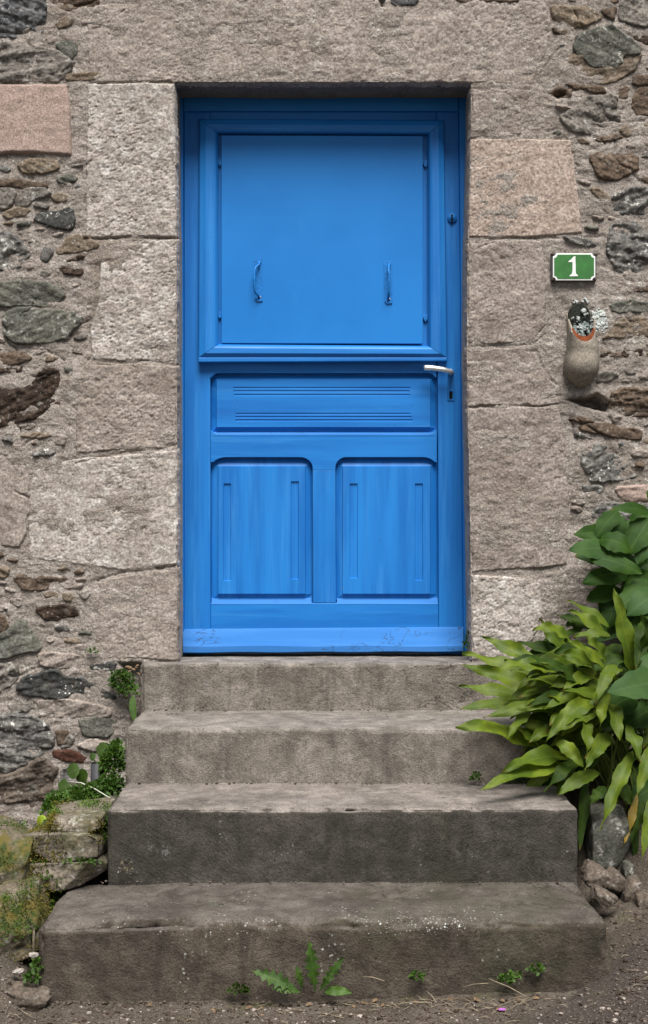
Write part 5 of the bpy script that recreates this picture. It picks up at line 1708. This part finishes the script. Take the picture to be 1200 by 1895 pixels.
# round-leaved plant and pipe
for i, (px, py, y, d, mk, lab) in enumerate(((190, 1389, -.26, .050, 'round', 'round green leaf above the mouth of the grey pipe'), (136, 1428, -.22, .052, 'round', 'pale round leaf left of the grey pipe'), (118, 1456, -.20, .046, 'round', 'dull round leaf at the left of the green herb'), (172, 1402, -.24, .026, 'round', 'smaller round leaf at the upper left of the grey pipe'), (152, 1438, -.22, .05, 'frond_dark', 'dark leaf tucked between the pale round leaf and the pipe'))):
    m = MB()
    b, t = W(px - 12, py + 6, y + .01), W(px + 12, py - 6, y - .012)
    dirv = (Vector(t) - Vector(b)).normalized() * d / 2
    c = Vector(W(px, py, y))
    m.add(*leaf_geo(c - dirv, c + Vector((0, -.004, .004)), c + dirv, d * .95, (0, -.93, .36), 'round', 12, 6, .05, .03, 4, 0, i))
    tube(m, [c + Vector((0, .002, -.002)), c + Vector((.02, .03, -.05)), (c.x + .02, c.y + .06, c.z - .12)], [.0018, .002, .002], 5)
    o = m.build('round_leaf', M[mk])
    tag(o, lab, 'leaf', 'round leaves near the grey pipe')
m = MB()
m.add(*leaf_geo(W(70, 1528, -.60), W(76, 1512, -.62), W(86, 1516, -.62), .026, (0, -.8, .5), 'ovate', 8, 4, .2, .05, 4, 0, 4))
o = m.build('lime_leaf', M['lime'])
tag(o, 'bright lime green leaf at the left end of the stacked stones', 'leaf')
m = MB()
tube(m, [W(125, 1447, -.24), W(150, 1449, -.30), W(175, 1460, -.36), W(195, 1472, -.42), W(214, 1483, -.46)], [.0022, .002, .0019, .0017, .0012], 6)
o = m.build('bare_stem', flat_mat('pale_stem', (0.5, 0.52, 0.42), .7))
tag(o, 'thin whitish bare stem reaching across to the third step', 'stem')
m = MB()
pc = W(181, 1455, -.24)
tz = W(181, 1412, -.24)[2]
R0 = .0225
ring = []
for rr_, z in ((R0, pc[2] - .14), (R0, tz), (R0 * .86, tz + .0), (R0 * .86, tz - .06)):
    ring.append([(pc[0] + rr_ * math.cos(6.283 * k / 20), pc[1] + rr_ * math.sin(6.283 * k / 20), z) for k in range(20)])
v = [p for q in ring for p in q]
f = [(k * 20 + i, k * 20 + (i + 1) % 20, (k + 1) * 20 + (i + 1) % 20, (k + 1) * 20 + i) for k in range(3) for i in range(20)] + [tuple(range(60, 80))]
m.add(v, f)
o = m.build('drain_pipe', M['pipe'])
tag(o, 'short dark grey upright pipe among the green herbs left of the steps', 'pipe')

# raised moss on the boulders and ledge, lichen crusts on the lowest step
bpy.context.view_layer.update()
fr_ = random.Random(44)
mt = [MB(), MB()]
for o in [q for q in col.objects if q.name.startswith(('mossy_boulder', 'ledge_stone'))]:
    few = o.name.startswith('ledge')
    for vtx in o.data.vertices:
        if vtx.normal.z < -.1 or (vtx.normal.y > .35):
            continue
        p = vtx.co + o.location
        nv = float(fbm(p.x * 13, p.y * 13, p.z * 13, 3, 77))
        if nv < (.16 if few else .02):
            continue
        k = 0 if float(fbm(p.x * 9, p.y * 9, p.z * 9, 2, 78)) > 0 else 1
        for _ in range(4):
            q = p + Vector((fr_.gauss(0, .006), fr_.gauss(0, .006), fr_.gauss(0, .006)))
            d = (vtx.normal + Vector((fr_.gauss(0, .6), fr_.gauss(0, .6), fr_.gauss(0, .6)))).normalized() * fr_.uniform(.004, .009)
            sd_ = d.cross(Vector((fr_.gauss(0, 1), fr_.gauss(0, 1), fr_.gauss(0, 1)))).normalized() * .0022
            mt[k].add([q - sd_, q + sd_, q + d], [(0, 1, 2)])
for k, mk, lab in ((0, 'moss', 'green moss tufts on the stones left of the steps'), (1, 'moss_gold', 'golden brown moss tufts on the stones left of the steps')):
    o = mt[k].build('moss', M[mk])
    o['kind'] = 'stuff'
    o['label'] = lab
from mathutils.bvhtree import BVHTree
last = [q for q in steps.children if q.name.startswith('step')][-1]
off = steps.location
bvh = BVHTree.FromPolygons([v_.co + off for v_ in last.data.vertices], [tuple(p_.vertices) for p_ in last.data.polygons])
lm = [MB(), MB()]
eye = Vector((0, CAM_Y, CAM_Z))
for i in range(1500):
    px = fr_.uniform(130, 1090)
    py = 1703 + fr_.gauss(0, 13) + (14 if fr_.random() < .15 else 0)
    dens = float(fbm(np.array([px / 70.0]), py / 40.0, 1.0, 3, 81)[0])
    if dens < .02 + .25 * fr_.random() or (px < 330 and fr_.random() < .6):
        continue
    hit, nn_, _i, _d = bvh.ray_cast(eye, (Vector(W(px, py, 0)) - eye).normalized())
    if hit is None:
        continue
    flake(lm[0 if fr_.random() < .1 else 1], hit, .0010 + .0036 * fr_.random() ** 2.5, 2000 + i, .0005, tuple(nn_))
for q, mk in ((0, 'lichen_flake'), (1, 'lichen_mid')):
    o = lm[q].build('lichen', M[mk], steps, False)
    o['kind'] = 'stuff'

# dandelion-like weed in front of the lowest step
weed = thing('broad_weed', 'upright green weed with toothed leaves at the foot of the lowest step', 'weed', W(572, 1842, -1.13))
for i, (b, t, w, tw, prof) in enumerate(((((584, 1838), (572, 1738), .030, .1, 'tooth')), (((590, 1838), (640, 1768), .022, .3, 'tooth')), (((556, 1836), (464, 1796), .034, .0, 'tooth')), (((560, 1834), (548, 1786), .018, .0, 'tooth')), (((600, 1836), (652, 1838), .026, .2, 'ovate')), (((596, 1830), (618, 1800), .018, .2, 'tooth')), (((556, 1838), (500, 1830), .02, .0, 'tooth')))):
    B, T = Vector(W(*b, -1.115)), Vector(W(*t, -1.125))
    leaf_part('leaf', weed, M['herb'], B, (B + T) / 2 + Vector((0, -.012, .012)), T, w * .92, (0, -.85, .5), prof, 22, 4, .25, .1, 9, tw, i)

# ------------------------------------------------------------------ litter
fr_ = random.Random(21)
V, F = [], []
ico = [(0, 0, 1), (.894, 0, .447), (.276, .85, .447), (-.724, .526, .447), (-.724, -.526, .447), (.276, -.85, .447), (.724, .526, -.447), (-.276, .85, -.447), (-.894, 0, -.447), (-.276, -.85, -.447), (.724, -.526, -.447), (0, 0, -1)]
icf = [(0, 1, 2), (0, 2, 3), (0, 3, 4), (0, 4, 5), (0, 5, 1), (1, 6, 2), (2, 7, 3), (3, 8, 4), (4, 9, 5), (5, 10, 1), (2, 6, 7), (3, 7, 8), (4, 8, 9), (5, 9, 10), (1, 10, 6), (6, 11, 7), (7, 11, 8), (8, 11, 9), (9, 11, 10), (10, 11, 6)]
m = [MB(), MB(), MB()]
pts = []
for i in range(9000):
    z = fr_.random()
    if z < .62:
        x, y = fr_.uniform(-.95, .95), fr_.uniform(-1.34, -1.09)
    elif z < .8:
        x, y = fr_.uniform(-1.0, -.73), fr_.uniform(-1.35, -.9)
    else:
        x, y = fr_.uniform(.72, 1.0), fr_.uniform(-1.35, -.6)
    pts.append((x, y))
P = np.array(pts)
H = list(ground_h(P[:, 0], P[:, 1]))
for yy, zz_, x0, x1, cnt in ((-.752, .181, -.62, .68, 120), (-.412, .385, -.59, .5, 80), (-.058, .553, -.59, .5, 70), (-1.10, -.022, -.7, .68, 260)):
    for i in range(cnt):
        pts.append((fr_.uniform(x0, x1), yy - abs(fr_.gauss(0, .008))))
        H.append(zz_)
for (x, y), h in zip(pts, H):
    s = .0014 + .0048 * fr_.random() ** 4
    sq = (s * fr_.uniform(.8, 1.5), s * fr_.uniform(.8, 1.4), s * fr_.uniform(.45, .8))
    k = fr_.choice((0, 0, 0, 0, 1, 1, 1, 1, 1, 1, 2))
    if h > .1 or y > -1.11:
        k = min(k, 1)
    a = fr_.uniform(0, 3.14)
    ca, sa = math.cos(a), math.sin(a)
    vv = []
    for p in ico:
        j = fr_.uniform(.75, 1.15)
        px_, py_, pz_ = p[0] * sq[0] * j, p[1] * sq[1] * j, p[2] * sq[2] * j
        vv.append((x + px_ * ca - py_ * sa, y + px_ * sa + py_ * ca, h + sq[2] * .3 + pz_))
    m[k].add(vv, icf)
for q, mk, nm in ((0, 'darkbrown', 'dark brown grit on the ground before the steps'), (1, 'rubble', 'brown gravel on the ground before the steps'), (2, 'granite', 'pale grit on the ground before the steps')):
    o = m[q].build('gravel', M[mk], None, False)
    o['kind'] = 'stuff'
    o['label'] = nm
m = MB()
for i in range(135):
    if i < 90:
        x, y = fr_.gauss(.22, .22), -1.11 - abs(fr_.gauss(0, .05))
    elif i < 113:
        x, y = fr_.uniform(-.95, -.6), fr_.uniform(-1.3, -1.1)
    else:
        x, y = fr_.uniform(.72, .95), fr_.uniform(-1.15, -.8)
    h = gz(x, y)
    L, a = fr_.uniform(.012, .05), fr_.uniform(-.9, .9) + (3.14 if fr_.random() < .5 else 0)
    e = (x + L * math.cos(a), y + L * math.sin(a) * .8)
    h2 = gz(*e)
    mid = ((x + e[0]) / 2 + fr_.gauss(0, .003), (y + e[1]) / 2 + fr_.gauss(0, .003), (h + h2) / 2 + fr_.uniform(.003, .010))
    tube(m, [(x, y, h + .002), mid, (e[0], e[1], h2 + .002 + fr_.random() * .008)], [.0008, .0007, .0005], 5)
for a, b in (((905, 1812), (980, 1848)), ((982, 1846), (1000, 1838)), ((982, 1846), (962, 1860)), ((790, 1835), (808, 1856)), ((850, 1830), (905, 1820)), ((668, 1808), (712, 1816)), ((725, 1860), (800, 1856))):
    p, q = W(*a, -1.13), W(*b, -1.17)
    p = (p[0], p[1], max(p[2], gz(p[0], p[1]) + .003))
    q = (q[0], q[1], max(q[2], gz(q[0], q[1]) + .003))
    tube(m, [p, ((p[0] + q[0]) / 2, (p[1] + q[1]) / 2, (p[2] + q[2]) / 2 + .004), q], [.0014, .0013, .0010], 5)
o = m.build('dry_twigs', M['straw'])
o['kind'] = 'stuff'
o['label'] = 'dry straw and twigs along the foot of the lowest step'
m = MB()
for i in range(46):
    if i < 22:
        p = Vector(W(fr_.uniform(214, 262), fr_.uniform(1226, 1262) if i < 14 else fr_.uniform(1262, 1330), -.0 - fr_.random() * .02))
        if p.x > W(240, 0)[0] or i < 14:
            pass
    else:
        x, y = fr_.gauss(.15, .3), -1.10 - abs(fr_.gauss(0, .05))
        p = Vector((x, y, gz(x, y) + .004))
    d = Vector((fr_.gauss(0, 1), fr_.gauss(0, .6), fr_.gauss(0, .35))).normalized() * fr_.uniform(.010, .022)
    m.add(*leaf_geo(p, p + d * .5 + Vector((0, 0, .004)), p + d, .008, (0, -.6, .8), 'ovate', 4, 2, .4, 0, 4, .6, i))
o = m.build('dead_leaves', M['deadleaf'])
o['kind'] = 'stuff'
o['label'] = 'dead brown leaves in the crevice and along the lowest step'
m = MB()
c = Vector(W(930, 1843, -1.165))
c.z = gz(c.x, c.y) + .006
for k in range(6):
    a = k * 1.047 + .3
    d = Vector((math.cos(a), math.sin(a) * .7, .25)) * .010
    m.add(*leaf_geo(c, c + d * .5 + Vector((0, 0, .002)), c + d, .009, (0, -.4, .9), 'ovate', 4, 2, .1, 0, 4, 0, k))
o = m.build('fallen_flower', M['petal'])
tag(o, 'tiny purple flower lying on the ground before the steps', 'flower')
